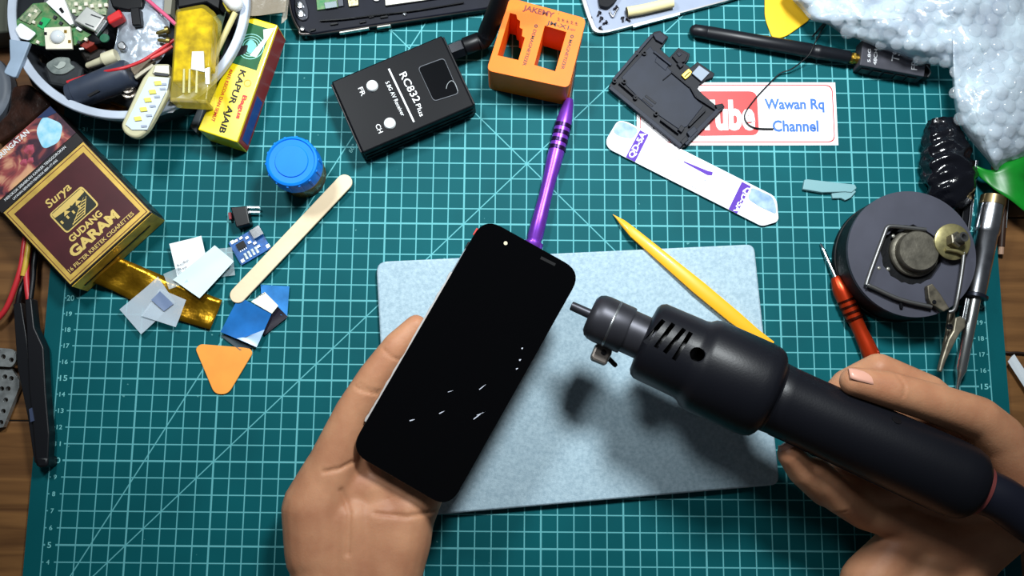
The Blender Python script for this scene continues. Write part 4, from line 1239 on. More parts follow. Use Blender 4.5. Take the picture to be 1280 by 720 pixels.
back_cover()
scr = mat('black_screw', (22, 22, 34), 0.4, metal=0.5)
first = None
for x, y, ang in ((738, 23, 0.1), (749, 16.5, 1.0), (751.5, 23.5, 1.1), (757, 28, 0.5), (751, 35.5, 2.2), (778.5, 23.5, 1.7), (785, 24, 2.4), (770, 9.5, 0.6)):
    p = P(x, y, 0.0034)
    if first is None:
        mb = MB().lathe((0, 0, 0), (1, 0, 0), [(-0.0022, 0.0003), (-0.0018, 0.0006), (0.0004, 0.0006), (0.0005, 0.0013), (0.0011, 0.0013), (0.0012, 0.001)], 10)
        me = mb.mesh('phone_screw'); me.materials.append(scr)
        first = bpy.data.objects.new('phone_screw', me); o = first
    else:
        o = first.copy()
    COL.objects.link(o)
    o.location = p; o.rotation_euler = (0, 0, ang)
    lab = {738: 'tiny black screw lying alone by the left rim of the silver cover', 778.5: 'tiny black screw upright beside the cream foam tube', 785: 'tiny black screw touching the end of the cream foam tube', 770: 'tiny black screw touching the bent metal clip on the cover'}.get(x, 'tiny black screw in the loose cluster on the silver cover')
    tag(o, lab, 'screw', 'tiny screws on the silver cover')
tag(MB().pxprism(rounded([(748, -6), (775, -8), (768, 3), (760, 9), (750, 7)], 3), 0.0062, 0.004).build('black_gasket', BLACKM, None, 0, 0.0005), 'torn black rubber gasket on the silver back cover', 'gasket')
tag(MB().tube([P(x, y, 0.0034) for x, y in ((762, 14), (766, 21), (770, 14), (773, 9))], 0.0006, 8, 4).build('metal_spring_clip', STEEL, None, 60), 'bent bit of metal clip among the tiny screws', 'clip')
a, b = P(784, 15, 0.0055), P(841, 3, 0.0055)
L0 = (b - a).length
o = thing('earplug', 'cream foam tube lying on the silver back cover', 'foam tube', (a + b) / 2 - UP(0.004))
MB().tube([a, a.lerp(b, 0.35) - Vector((0, 0.0004, 0)), a.lerp(b, 0.7) - Vector((0, 0.0002, 0)), b], 0.0033, 16, 5).build('tube', mat('cream_foam', (226, 214, 160), 0.7, bump=0.2), o, 50)
MB().tube([a - (b - a) * 0.012, a + (b - a) * 0.01], 0.0030, 16, 0).build('dark_end', mat('dark_bore', (70, 66, 48), 0.8), o, 50)

# ------------------------------------------------------------------ black inner bracket
def bracket():
    k = lambda pts: cr(760, 30, 4.3625, pts)
    z = 0.0042
    t = thing('phone_inner_bracket', 'black plastic inner phone bracket lying over the red and white card', 'bracket', P(838, 110, 0))
    m = mat('bracket_black', (30, 35, 48), 0.5, spec=0.2, var=0.08, vscale=70)
    m2 = mat('bracket_dark', (16, 18, 27), 0.5, spec=0.2)
    out = [(5, 335), (40, 290), (70, 255), (230, 62), (252, 42), (285, 36), (330, 70), (300, 118), (285, 135), (335, 182), (385, 128), (448, 162), (440, 195), (420, 215), (450, 238), (488, 205), (582, 270), (572, 292), (540, 302), (500, 330), (488, 352), (520, 385), (585, 440), (625, 432), (637, 452), (530, 560), (425, 668), (395, 680), (250, 560), (165, 482)]
    MB().pxprism(k(out), z - 0.0014, 0.0022).build('base', m2, t, 0, 0.0003)
    MB().pxprism(k([(75, 290), (230, 120), (265, 170), (330, 240), (350, 262), (440, 345), (470, 400), (520, 445), (430, 560), (385, 572), (280, 500), (165, 400), (95, 330)]), z - 0.0008, 0.001).build('tray_floor', m, t, 0, 0.0003)
    # raised rails
    def rail(a, b, w, h, nm='rail', mm=m):
        pa, pb = P(*k([a])[0], z), P(*k([b])[0], z)
        d = (pb - pa); L = d.length; d.normalize(); s = Vector((-d.y, d.x, 0))
        MB().box(pa, d, s, Z, 0, L, -w / 2, w / 2, -0.0028, h).build(nm, mm, t, 0, 0.0002)
    rail((10, 345), (400, 668), 0.0026, 0.0008)
    rail((30, 305), (240, 62), 0.0020, 0.0008)
    rail((420, 655), (625, 445), 0.0028, 0.0008)
    rail((60, 322), (160, 408), 0.0008, 0.0012, 'ridge', m2)
    rail((285, 525), (385, 600), 0.0008, 0.0012, 'ridge', m2)
    rail((300, 305), (345, 268), 0.0006, 0.0003, 'ridge', m2)
    rail((345, 262), (445, 345), 0.0010, 0.0006, 'ridge', m2)
    rail((450, 345), (480, 400), 0.0010, 0.0006, 'ridge', m2)
    rail((480, 400), (590, 470), 0.0010, 0.0006, 'ridge', m2)
    rail((250, 150), (345, 225), 0.0014, 0.0006, 'ridge', m)
    rail((440, 560), (530, 470), 0.0012, 0.0012, 'ridge', m2)
    rail((205, 388), (262, 432), 0.0016, -0.0006, 'slot', m2)
    rail((190, 405), (245, 448), 0.0016, -0.0006, 'slot', m2)
    def blk(pts, top, th, nm, mm): MB().pxprism(k(pts), top, th).build(nm, mm, t, 0, 0.0003)
    blk([(265, 175), (330, 225), (315, 255), (255, 205)], z - 0.0004, 0.001, 'raised_pad', m)
    blk([(245, 55), (285, 42), (322, 72), (298, 105), (262, 85)], z + 0.0008, 0.0036, 'corner_block', m)
    blk([(350, 175), (388, 140), (438, 168), (420, 205), (385, 215)], z + 0.0006, 0.0034, 'socket_block', m2)
    blk([(372, 160), (390, 150), (405, 165), (388, 178)], z + 0.0012, 0.001, 'socket_lip', m)
    blk([(375, 215), (400, 205), (415, 225), (395, 240)], z + 0.0008, 0.002, 'peg', m2)
    blk([(458, 268), (497, 225), (555, 265), (510, 312)], z + 0.0008, 0.0012, 'grey_pad', mat('grey_pad', (138, 150, 166), 0.6))
    blk([(400, 278), (440, 242), (458, 260), (450, 278), (422, 302)], z + 0.0004, 0.0012, 'gold_contact', mat('gold_contact', (236, 190, 70), 0.35, metal=0.6))
    MB().pxprism(k([(415, 285), (446, 258), (450, 263), (420, 290)]), z + 0.0006, 0.0004).build('contact_gap', m2, t, 0)
    blk([(380, 575), (400, 548), (420, 565), (402, 592)], z + 0.0010, 0.003, 'peg', m2)
    blk([(430, 590), (470, 555), (490, 580), (450, 620)], z + 0.0012, 0.003, 'corner_block', m)
    blk([(395, 640), (425, 610), (440, 630), (408, 660)], z + 0.0014, 0.003, 'corner_block', m2)
    blk([(585, 440), (622, 434), (634, 452), (600, 470)], z + 0.0010, 0.003, 'peg', m2)
    for x, y in ((88, 315), (36, 312), (198, 160), (155, 160), (262, 490), (150, 402)):
        p = P(*k([(x, y)])[0], z)
        plate('boss', circ(p, 0.0015, 14), [circ(p, 0.0008, 10)], z - 0.0012, 0.0022, m2, t, 0)


bracket()

# ------------------------------------------------------------------ channel card
def card():
    z = 0.0006
    c = [(796, 103), (1044, 103), (1048, 181.5), (796, 182)]
    t = thing('channel_card', 'white card with a red rounded border and blue channel lettering', 'card', P(922, 142, 0))
    MB().pxprism(c, z, 0.0005).build('card', mat('white_card', (240, 238, 240), 0.5), t, 0)
    red = mat('card_red', (190, 66, 66), 0.5)
    o = rounded([(800, 106), (1040.5, 106), (1044, 178), (800, 178.5)], 9, 6)
    cen = Vector((921, 142))
    i = [(cen.x + (x - cen.x) * 0.9905, cen.y + (y - cen.y) * 0.965) for x, y in o]
    zz = z + 0.00005
    plate('border_line', wpx(o, zz), [wpx(i, zz)], zz, 0.00005, red, t, 0, 0)
    print_px('logo_panel', rounded([(868, 114), (946, 114), (949, 169), (868, 170)], 10, 6), zz + 0.00005, mat('logo_red', (200, 58, 58), 0.5), t)
    text('You', (806, 160), (866, 160), 32, zz + 0.0001, BLACK_INK, t, 0.02)
    text('Tube', (873, 160.5), (944.5, 160.5), 36, zz + 0.0001, mat('card_white', (242, 240, 240), 0.5), t, 0.045)
    blue = mat('card_blue', (52, 106, 188), 0.5)
    text('Wawan Rq', (956, 136), (1030.5, 136), 13, zz + 0.0001, blue, t, 0.03)
    text('Channel', (966, 164), (1023.5, 164), 14, zz + 0.0001, blue, t, 0.03)


card()
wire('thin_black_wire', 'thin black wire curling from the antenna onto the card', [(1036, 26, 0.008), (1027, 38, 0.010), (1017, 57, 0.0108), (1010, 70, 0.0095), (990, 86, 0.004), (975, 92, 0.002), (958, 108, 0.0018), (941, 127, 0.0018), (931, 143, 0.0018), (934, 154, 0.0018), (945, 160, 0.0018), (967, 161, 0.0018)], 0.00045, BLACK)

# ------------------------------------------------------------------ metal pry tool
def pry_tool():
    k = lambda pts: cr(750, 140, 4.8, pts)
    z = 0.0022
    t = thing('pry_tool', 'flat white metal pry tool with two purple bands and pointed end', 'pry tool', P(865, 220, 0))
    out = rounded(k([(105, 52), (158, 56), (1040, 500), (1062, 535), (1072, 640), (1060, 660), (972, 686), (60, 225), (38, 195), (40, 160)]), [6, 8, 8, 4, 3, 3, 5, 6, 6, 5])
    # rests on the card at its left end
    MB().pxprism(out, z, 0.0010).build('blade', mat('white_enamel', (240, 240, 246), 0.45, spec=0.3), t, 30, 0.0002)
    zz = z + 0.0002
    holo = mat('brushed_blue', (112, 146, 200), 0.5, col2=(170, 194, 228), vscale=140, spec=0.3)
    print_px('shiny_tip', rounded(k([(105, 58), (150, 60), (232, 104), (200, 160), (118, 148), (75, 118)]), 5), zz, holo, t)
    print_px('shiny_tip', rounded(k([(908, 450), (1032, 505), (1055, 560), (1060, 615), (960, 570), (885, 520)]), 5), zz, holo, t)
    pur = mat('purple_ink', (92, 58, 168), 0.6, spec=0.2)
    print_px('purple_band', k([(240, 108), (292, 136), (210, 300), (155, 270)]), zz, pur, t)
    print_px('purple_band', k([(852, 418), (905, 446), (822, 610), (772, 582)]), zz, pur, t)
    wi = mat('band_white', (240, 240, 250), 0.5)
    text('QD-5A', k([(198, 280)])[0], k([(278, 130)])[0], 7.2, zz + 0.0001, wi, t, 0.03)
    text('QD-5A', k([(880, 448)])[0], k([(800, 594)])[0], 7.2, zz + 0.0001, wi, t, 0.03)
    a, b = k([(500, 300)])[0], k([(668, 378)])[0]
    print_px('purple_mark', rounded([a, (a[0] + 1, a[1] - 1), (b[0] - 4, b[1] - 5), (b[0] + 2, b[1] - 4), (b[0] + 1, b[1] + 0.5), (b[0] - 5, b[1] + 0)], 1.5), zz, pur, t)
    faint = mat('faint_ink', (176, 176, 200), 0.5)
    for p, q in (((330, 338), (372, 358)), ((412, 372), (440, 384)), ((475, 405), (512, 422)), ((545, 440), (580, 458)), ((415, 250), (480, 285)), ((600, 395), (640, 410))):
        p, q = k([p])[0], k([q])[0]
        print_px('faint_print', [p, q, (q[0] - 0.4, q[1] + 1), (p[0] - 0.4, p[1] + 1)], zz, faint, t)


pry_tool()

# ------------------------------------------------------------------ spudger, clear strip
def spudger():
    yel = mat('yellow_plastic', (248, 176, 30), 0.4, coat=0.15)
    L_ = [(766, 268), (781, 275), (795, 285), (880, 352), (925, 390), (948, 411), (968, 427)]
    Rr = [(766, 268), (776, 281), (788, 295), (868, 366), (912, 402), (938, 421), (963, 437)]
    zs = [0.0015, 0.0045, 0.0075, 0.0100, 0.0100, 0.0092, 0.0085]
    ths = [0.0006, 0.0022, 0.0040, 0.0042, 0.004, 0.0020, 0.0012]
    vs, fs = [], []
    for (a, b, z, th) in zip(L_, Rr, zs, ths):
        pa, pb = P(*a, z), P(*b, z)
        c = (pa + pb) / 2
        w = (pb - pa) / 2
        if w.length < 0.0004: w = Vector((0.0003, -0.0003, 0))
        for kx in range(8):
            an = 2 * math.pi * kx / 8 + math.pi / 8
            cx, sx = math.cos(an), math.sin(an)
            vs.append(c - UP(th / 2) + w * (abs(cx) ** 0.6 * (1 if cx > 0 else -1)) + UP(th / 2 * (abs(sx) ** 0.6 * (1 if sx > 0 else -1))))
    n = len(L_)
    for i in range(n - 1):
        for kx in range(8):
            a, b = i * 8 + kx, i * 8 + (kx + 1) % 8
            fs.append([a, b, b + 8, a + 8])
    fs.append(list(range(8))[::-1]); fs.append([(n - 1) * 8 + j for j in range(8)])
    o = MB().add(vs, fs).build('spudger', yel, None, 50)
    me = o.data; bm = bmesh.new(); bm.from_mesh(me); bmesh.ops.recalc_face_normals(bm, faces=bm.faces); bm.to_mesh(me); bm.free()
    tag(o, 'yellow-orange plastic spudger leaning across the foam pad edge', 'spudger')


spudger()
o = thing('clear_strip', 'torn milky plastic strip on the mat right of the pry tool', 'plastic strip', P(1037, 238, 0))
kk = lambda pts: cr(940, 170, 3.765, pts)
milky = mat('milky_strip', (140, 184, 190), 0.3, alpha=0.75)
MB().pxprism(kk([(248, 205), (262, 203), (485, 228), (493, 245), (470, 265), (440, 262), (330, 265), (240, 250)]), 0.003, 0.0026).build('strip', milky, o, 0, 0.0004)
MB().pxprism(kk([(375, 270), (440, 262), (480, 250), (490, 262), (465, 290), (440, 302), (420, 292), (380, 293)]), 0.0022, 0.0020).build('torn_edge', milky, o, 0, 0.0003)
# ------------------------------------------------------------------ aerial and transmitter
def transmitter():
    k = lambda pts: cr(1040, 20, 7.2, pts)
    H = 0.0125
    t = thing('video_transmitter', 'black video transmitter with a long rubber antenna half under the bubble wrap', 'transmitter', P(1120, 75, 0))
    c = k([(285, 225), (890, 380), (830, 545), (250, 440)])
    c2 = [c[0], (1166, 70), c[2], c[3]]
    dk = mat('transmitter_black', (62, 62, 70), 0.55, var=0.1, spec=0.3)
    # the far edge is under the wrap: square the box
    A, B, D = P(*c[3], H), P(*c[2], H), P(*c[0], H)
    e1 = (B - A); W = e1.length; e1.normalize()
    e2 = (D - A); e2 -= e1 * e2.dot(e1); hh = e2.length * 1.12; e2.normalize()
    A0 = A - UP(H - 0.0004)
    MB().box(A0, e1, e2, Z, 0, W, 0, hh, 0, H - 0.0004).build('case', dk, t, 0, 0.0006)
    for i in range(5):
        MB().box(A0 - e2 * 0.0008, e1, e2, Z, W * (0.06 + 0.18 * i), W * (0.20 + 0.18 * i), 0, 0.0007, 0.002, 0.0085).build('side_fin', BLACK, t, 0)
    MB().box(A0 + e1 * W, e1, e2, Z, 0, 0.005, 0.1 * hh, 0.9 * hh, 0.001, 0.008).build('plug_socket', BLACKM, t, 0, 0.0005)
    MB().tube([P(x, y, z) for x, y, z in ((1158, 82, 0.010), (1163, 90, 0.011), (1160, 96, 0.0095))], 0.0006, 6, 3).build('tie_wire', STEEL, t, 60)
    z = H + 0.0001
    ink = mat('grey_white_ink', (206, 208, 212), 0.6)
    text('5.8G', k([(345, 418)])[0], k([(350, 295)])[0], 3.6, z, ink, t, 0.01)
    text('48CH', k([(400, 442)])[0], k([(412, 300)])[0], 4.2, z, ink, t, 0.01)
    text('TS832', k([(600, 418)])[0], k([(640, 180)])[0], 9.5, z, ink, t, 0.01)
    text('FR', k([(765, 488)])[0], k([(770, 402)])[0], 7.5, z, ink, t, 0.01)
    # brass socket and aerial
    a, b = P(1079, 75, 0.0068), P(862, 37, 0.0052)
    L = (b - a).length
    r = 0.0047
    MB().lathe(a, b, [(0, 0.0032), (0.0085, 0.0032), (0.0088, 0.0022)], 12).build('socket', BRASS, t, 40)
    MB().lathe(a, b, [(0.006, 0.0040), (0.0075, 0.0040)], 6).build('socket_nut', BRASS, t, 20)
    MB().lathe(a, b, [(0.0085, 0.0030), (0.010, 0.0042), (0.028, r * 0.95), (0.0285, r), (0.031, r), (0.0315, r * 0.93), (0.034, r * 0.93), (0.0345, r), (L - 0.012, r * 0.92), (L - 0.0118, r * 0.89), (L - 0.0112, r * 0.89), (L - 0.011, r * 0.92), (L - 0.003, r * 0.85), (L - 0.001, r * 0.6), (L, r * 0.2)], 24).build('aerial', mat('rubber_black', (18, 20, 26), 0.42, spec=0.45), t, 40)


transmitter()
pick('plastic_pick', rounded([(956, -10), (956, 22), (966, 49), (982, 46), (1016, 22), (1008, -12)], [4, 8, 10, 12, 10, 4], 6), 0.0015, mat('yellow_pick', (244, 190, 24), 0.4), 'yellow triangular plastic pick next to the bubble wrap', 0.0011)
tag(MB().pxprism([(1035, 25), (1028, 33), (1017, 46), (1015, 45), (1027, 31), (1033, 24)], 0.0042, 0.0008).build('cut_fibre', BLACK, None, 0), 'short black fibre at the edge of the bubble wrap', 'fibre')

# ------------------------------------------------------------------ bubble wrap
def bubble_wrap():
    out = [(980, -10), (1000, 10), (1014, 25), (1035, 31), (1052, 42), (1075, 50), (1098, 60), (1118, 66), (1140, 75), (1160, 80), (1180, 83), (1189, 90), (1191, 110), (1194, 138), (1200, 155), (1207, 168), (1222, 186), (1234, 200), (1245, 213), (1254, 206), (1268, 202), (1290, 190), (1330, 170), (1330, -50), (1200, -70), (1020, -60)]
    cl = spline([Vector((x, y, 0)) for x, y in out + [out[0]]], 5)[:-1]
    cx, cy = 1190, 20
    t = thing('bubble_wrap', 'crumpled clear bubble wrap heaped over the mat corner', 'bubble wrap', P(1180, 30, 0))

    def height(x, y, edge):
        n = noise.noise(Vector((x, y, 3)) * 0.018) * 0.010 + noise.noise(Vector((x, y, 9)) * 0.05) * 0.0035
        lean = 0.5 + 0.5 * math.sin((x - 990) * 0.018)
        return 0.0155 + (1 - edge) ** 0.6 * (0.020 + n) + noise.noise(Vector((x, y, 5)) * 0.09) * 0.0016
    n, rings = len(cl), 26
    vs, fs = [], []
    for i in range(rings + 1):
        tt = i / rings
        for p in cl:
            x, y = cx + (p.x - cx) * tt, cy + (p.y - cy) * tt
            e = max(0.0, min(1.0, tt))
            z = height(x, y, e ** 3)
            if tt > 0.93: z -= (tt - 0.93) / 0.07 * 0.0015
            vs.append(P(x, y, z))
    for i in range(rings):
        for k in range(n):
            a, b = i * n + k, i * n + (k + 1) % n
            fs.append([a, a + n, b + n, b])
    film = mat('bubble_film', (196, 212, 232), 0.2, alpha=0.66, var=0.15, vscale=45, bump=0.8, bscale=170, spec=0.8)
    o = MB().add(vs, fs).build('film', film, t, 60)
    s = o.modifiers.new('thickness', 'SOLIDIFY'); s.thickness = 0.0004
    # bubbles: one dome mesh shared by all
    bmat = mat('bubble_dome', (226, 236, 246), 0.06, alpha=0.24, spec=1.0, ior=1.6)
    mb = MB()
    vs, fs = [], []
    N, M = 12, 4
    R = 0.0043
    for i in range(M):
        a = (math.pi / 2) * i / M
        for k in range(N):
            b = 2 * math.pi * k / N
            vs.append((R * math.cos(a) ** 0.7 * math.cos(b), R * math.cos(a) ** 0.7 * math.sin(b), R * 0.34 * math.sin(a)))
    vs.append((0, 0, R * 0.34))
    for i in range(M - 1):
        for k in range(N):
            a, b = i * N + k, i * N + (k + 1) % N
            fs.append([a, b, b + N, a + N])
    for k in range(N): fs.append([(M - 1) * N + k, (M - 1) * N + (k + 1) % N, M * N])
    me = MB().add(vs, fs).mesh('bubble'); me.materials.append(bmat)
    for p in me.polygons: p.use_smooth = True
    poly = [(p.x, p.y) for p in cl]

    def inside(x, y):
        c = False
        for i in range(len(poly)):
            x0, y0 = poly[i - 1]; x1, y1 = poly[i]
            if (y0 > y) != (y1 > y) and x < (x1 - x0) * (y - y0) / (y1 - y0) + x0: c = not c
        return c

    def edge_t(x, y):                         # how far out along the ray from the centre
        best = 1e9
        d = Vector((x - cx, y - cy, 0))
        if d.length < 1: return 0.0
        an = math.atan2(d.y, d.x)
        bp = min(cl, key=lambda p: abs((math.atan2(p.y - cy, p.x - cx) - an + math.pi) % (2 * math.pi) - math.pi))
        return d.length / (bp - Vector((cx, cy, 0))).length
    sp = 17.5
    cnt = 0
    row = 0
    y = -20.0
    while y < 215:
        x = 985 + (sp / 2 if row % 2 else 0)
        while x < 1300:
            jx, jy = x + 6 * noise.noise(Vector((x, y, 1)) * 0.03) + row * 1.2, y + 8 * noise.noise(Vector((x, y, 2)) * 0.02)
            if inside(jx, jy) and -16 < jy and jx < 1296:
                tt = edge_t(jx, jy)
                if tt < 0.945:
                    z = height(jx, jy, tt ** 3)
                    p = P(jx, jy, z)
                    h = 4.0
                    px_ = P(jx + h, jy, height(jx + h, jy, min(1, edge_t(jx + h, jy)) ** 3)) - p
                    py_ = P(jx, jy - h, height(jx, jy - h, min(1, edge_t(jx, jy - h)) ** 3)) - p
                    nn = px_.cross(py_).normalized()
                    nn = (nn + Z * 0.6).normalized()
                    b = bpy.data.objects.new('bubble', me)
                    COL.objects.link(b)
                    b.parent = t
                    sc = 0.85 + 0.3 * random.random()
                    b.location = p - wl(t) + nn * 0.0001
                    b.rotation_euler = nn.to_track_quat('Z', 'Y').to_euler()
                    b.scale = (sc, sc, sc * (0.7 + 0.5 * random.random()))
                    cnt += 1
            x += sp
        y += sp * 0.87
        row += 1


bubble_wrap()

# green sleeve under the wrap
o = strip('green_sleeve', [(1214, 205), (1240, 212), (1262, 200), (1300, 176)], [(1226, 222), (1248, 240), (1280, 264), (1310, 285)], [0.010, 0.014, 0.015, 0.012], mat('green_plastic', (16, 122, 34), 0.35, var=0.15, vscale=40), None, 0.0008, 5, 0.002)
tag(o, 'bright green plastic sleeve sticking out under the bubble wrap', 'sleeve')

# black coiled bundle
def bundle():
    a, b = P(1176, 150, 0.010), P(1192, 262, 0.010)
    d = (b - a); L = d.length; d.normalize()
    t = thing('cable_bundle', 'shiny black plastic wrapped bundle between bubble wrap and round stand', 'bundle', (a + b) / 2 - UP(0.01))
    x, y = ortho(d)
    vs, fs = [], []
    n, m = 28, 44
    for i in range(m + 1):
        s = i / m
        r = 0.0150 * (0.30 + 0.70 * math.sin(math.pi * min(1, 0.12 + 0.80 * s)) ** 0.8) * (0.90 + 0.3 * s)
        if s > 0.9: r *= 1 - (s - 0.9) * 5.0
        for k in range(n):
            an = 2 * math.pi * k / n
            rr = r * (1 + 0.045 * math.sin(s * 40 + math.sin(an) * 1.5)) + 0.0034 * noise.noise(Vector((s * 12, math.cos(an) * 2.2, math.sin(an) * 2.2)))
            p = a + d * (s * L) + (x * math.cos(an) + y * math.sin(an) * 0.7) * rr
            p.z = max(p.z, 0.0004)
            vs.append(p)
    for i in range(m):
        for k in range(n):
            q, w = i * n + k, i * n + (k + 1) % n
            fs.append([q, w, w + n, q + n])
    fs.append(list(range(n))[::-1]); fs.append([m * n + k for k in range(n)])
    MB().add(vs, fs).build('wrap', mat('wet_black', (13, 14, 20), 0.16, spec=0.7, bump=0.9, bscale=130), t, 70)
    MB().tube([P(1190, 248, 0.006), P(1197, 258, 0.005), P(1195, 266, 0.004)], 0.0018, 8, 3).build('tail', BLACK, t, 60)


bundle()

# ------------------------------------------------------------------ round stand
def stand():
    H = 0.028
    C = P(1140, 317, H); R = 80 / ppm(1140, 317, H)
    base = Vector((C.x, C.y, 0))
    t = thing('round_stand', 'heavy black round stand with a metal knob and crocodile clip', 'stand', base)
    iron = mat('cast_black', (10, 11, 14), 0.55, spec=0.2, bump=0.2, bscale=300)
    MB().lathe(base, base + Z, [(0.0003, R * 0.96), (0.0015, R * 1.0), (0.006, R * 1.0), (0.0062, R * 0.985), (0.012, R * 0.985), (0.0122, R * 1.0), (H - 0.0035, R * 1.0), (H - 0.0032, 0.0)], 72).build('drum', iron, t, 40)
    hc = P(1139, 318, H)
    hole = [(hc.x + 0.0182 * math.cos(k * 2 * math.pi / 48) * (1 + 0.03 * math.sin(k * 1.7)), hc.y + 0.0182 * math.sin(k * 2 * math.pi / 48) * (1 + 0.03 * math.cos(k * 2.3))) for k in range(48)]
    plate('top_disc', circ(C, R, 96), [hole], H - 0.003, 0.003, mat('matt_slate', (66, 67, 78), 0.6, var=0.06, vscale=40, spec=0.3), t, 0.0006)
    dull = mat('dull_metal', (104, 100, 90), 0.45, metal=0.7, var=0.15, vscale=120, bump=0.15)
    kc = P(1145, 315, H + 0.001); kc.z = H - 0.003
    MB().lathe(kc, kc + Z, [(0, 0.0148), (0.0020, 0.0148), (0.0028, 0.0142), (0.0028, 0.0134), (0.0030, 0.0124), (0.0072, 0.0123), (0.0082, 0.0116), (0.0085, 0.0), ], 48).build('knob', dull, t, 35)
    # bent wire frame
    wz = H + 0.0018
    steel = mat('wire_steel', (112, 112, 112), 0.4, metal=0.8)
    kk = lambda pts: cr(1030, 230, 2.768, pts)
    fr = kk([(352, 158), (300, 152), (235, 146), (218, 152), (208, 175), (150, 335), (155, 350), (175, 360), (265, 400), (372, 425)])
    MB().tube([P(x, y, wz + 0.0012) for x, y in fr], 0.0013, 10, 4).build('wire_frame', steel, t, 60)
    MB().tube([P(*kk([(265, 400)])[0], wz), P(*kk([(268, 430)])[0], wz - 0.001)], 0.0010, 8, 0).build('wire_frame', BLACK, t, 60)
    for x, y in ((190, 291), (222, 294), (240, 180)):
        p = P(*kk([(x, y)])[0], H)
        MB().ball(p, 0.0012, 10, 6, 1, 1, 0.5).build('solder_blob', mat('solder_grey', (150, 148, 140), 0.4, metal=0.5), t, 60)
    # brass washer with nut
    w = P(1191, 302, H + 0.006); w.z = H + 0.0045
    br = mat('old_brass', (150, 142, 100), 0.4, metal=0.75, var=0.2, vscale=160)
    MB().lathe(w, w + Vector((0.05, -0.05, 1)), [(0, 0.0105), (0.0003, 0.0110), (0.0012, 0.0110), (0.0016, 0.0104), (0.0016, 0.0)], 40).build('washer', br, t, 35)
    MB().lathe(w, w + Vector((0.25, 0.12, 1)), [(0.001, 0.0050), (0.0055, 0.0050), (0.006, 0.0044)], 6).build('nut', mat('nut_steel', (120, 114, 100), 0.35, metal=0.8), t, 20)
    MB().lathe(w, w + Vector((0.25, 0.12, 1)), [(0.005, 0.0030), (0.0105, 0.0030), (0.0105, 0.0018), (0.007, 0.0016), (0.007, 0)], 16).build('bolt', steel, t, 35)
    MB().lathe(w - UP(0.0045), w, [(0, 0.004), (0.0047, 0.004)], 12).build('spacer', steel, t, 35)
    MB().tube([P(x, y, z) for x, y, z in ((1182, 312, H + 0.0075), (1196, 314, H + 0.008), (1205, 318, H + 0.0075))], 0.0012, 8, 3).build('wing', br, t, 60)
    # rod to the clip
    MB().tube([P(x, y, z) for x, y, z in ((1205, 316, H + 0.0075), (1203, 335, H + 0.0075), (1197, 372, H + 0.008), (1193, 387, H + 0.007), (1186, 390, H + 0.006))], 0.0012, 10, 4).build('clip_rod', steel, t, 60)
    rust = mat('rusty_metal', (96, 90, 78), 0.5, metal=0.6, var=0.25, vscale=200)
    k5 = lambda pts: cr(1160, 370, 5.54, pts)
    MB().pxprism(cr(1030, 230, 2.768, [(358, 352), (375, 344), (400, 375), (435, 430), (415, 442), (372, 415), (362, 395)]), H + 0.0050, 0.0045).build('clip_tang', rust, t, 0, 0.0006)
    p = P(*cr(1030, 230, 2.768, [(381, 408)])[0], H + 0.0052)
    MB().lathe(p, p + Z, [(0, 0.0012), (0.0004, 0.0012), (0.00041, 0)], 12).build('rivet_hole', BLACK, t, 0)
    jaw = MB()
    a1 = [(150, 105), (185, 100), (190, 140), (175, 230), (120, 400), (92, 505), (78, 500), (100, 400), (130, 260)]
    a2 = [(190, 150), (225, 138), (262, 160), (262, 215), (225, 255), (180, 340), (130, 440), (98, 528), (74, 522), (95, 440), (140, 300), (175, 240)]
    MB().pxprism(k5(a1), H - 0.002, 0.003).build('clip_jaw', rust, t, 0, 0.0005)
    MB().pxprism(k5(a2), H + 0.0040, 0.0035).build('clip_jaw', mat('pale_rust', (112, 106, 92), 0.45, metal=0.6, var=0.2, vscale=160), t, 0, 0.0008)
    p = P(*k5([(152, 212)])[0], H + 0.0042)
    MB().lathe(p, p + Z, [(-0.0012, 0.0017), (0.0003, 0.0017), (0.0003, 0.001), (-0.0006, 0.0009), (-0.0006, 0)], 14).build('clip_pivot', BLACK, t, 40)


stand()

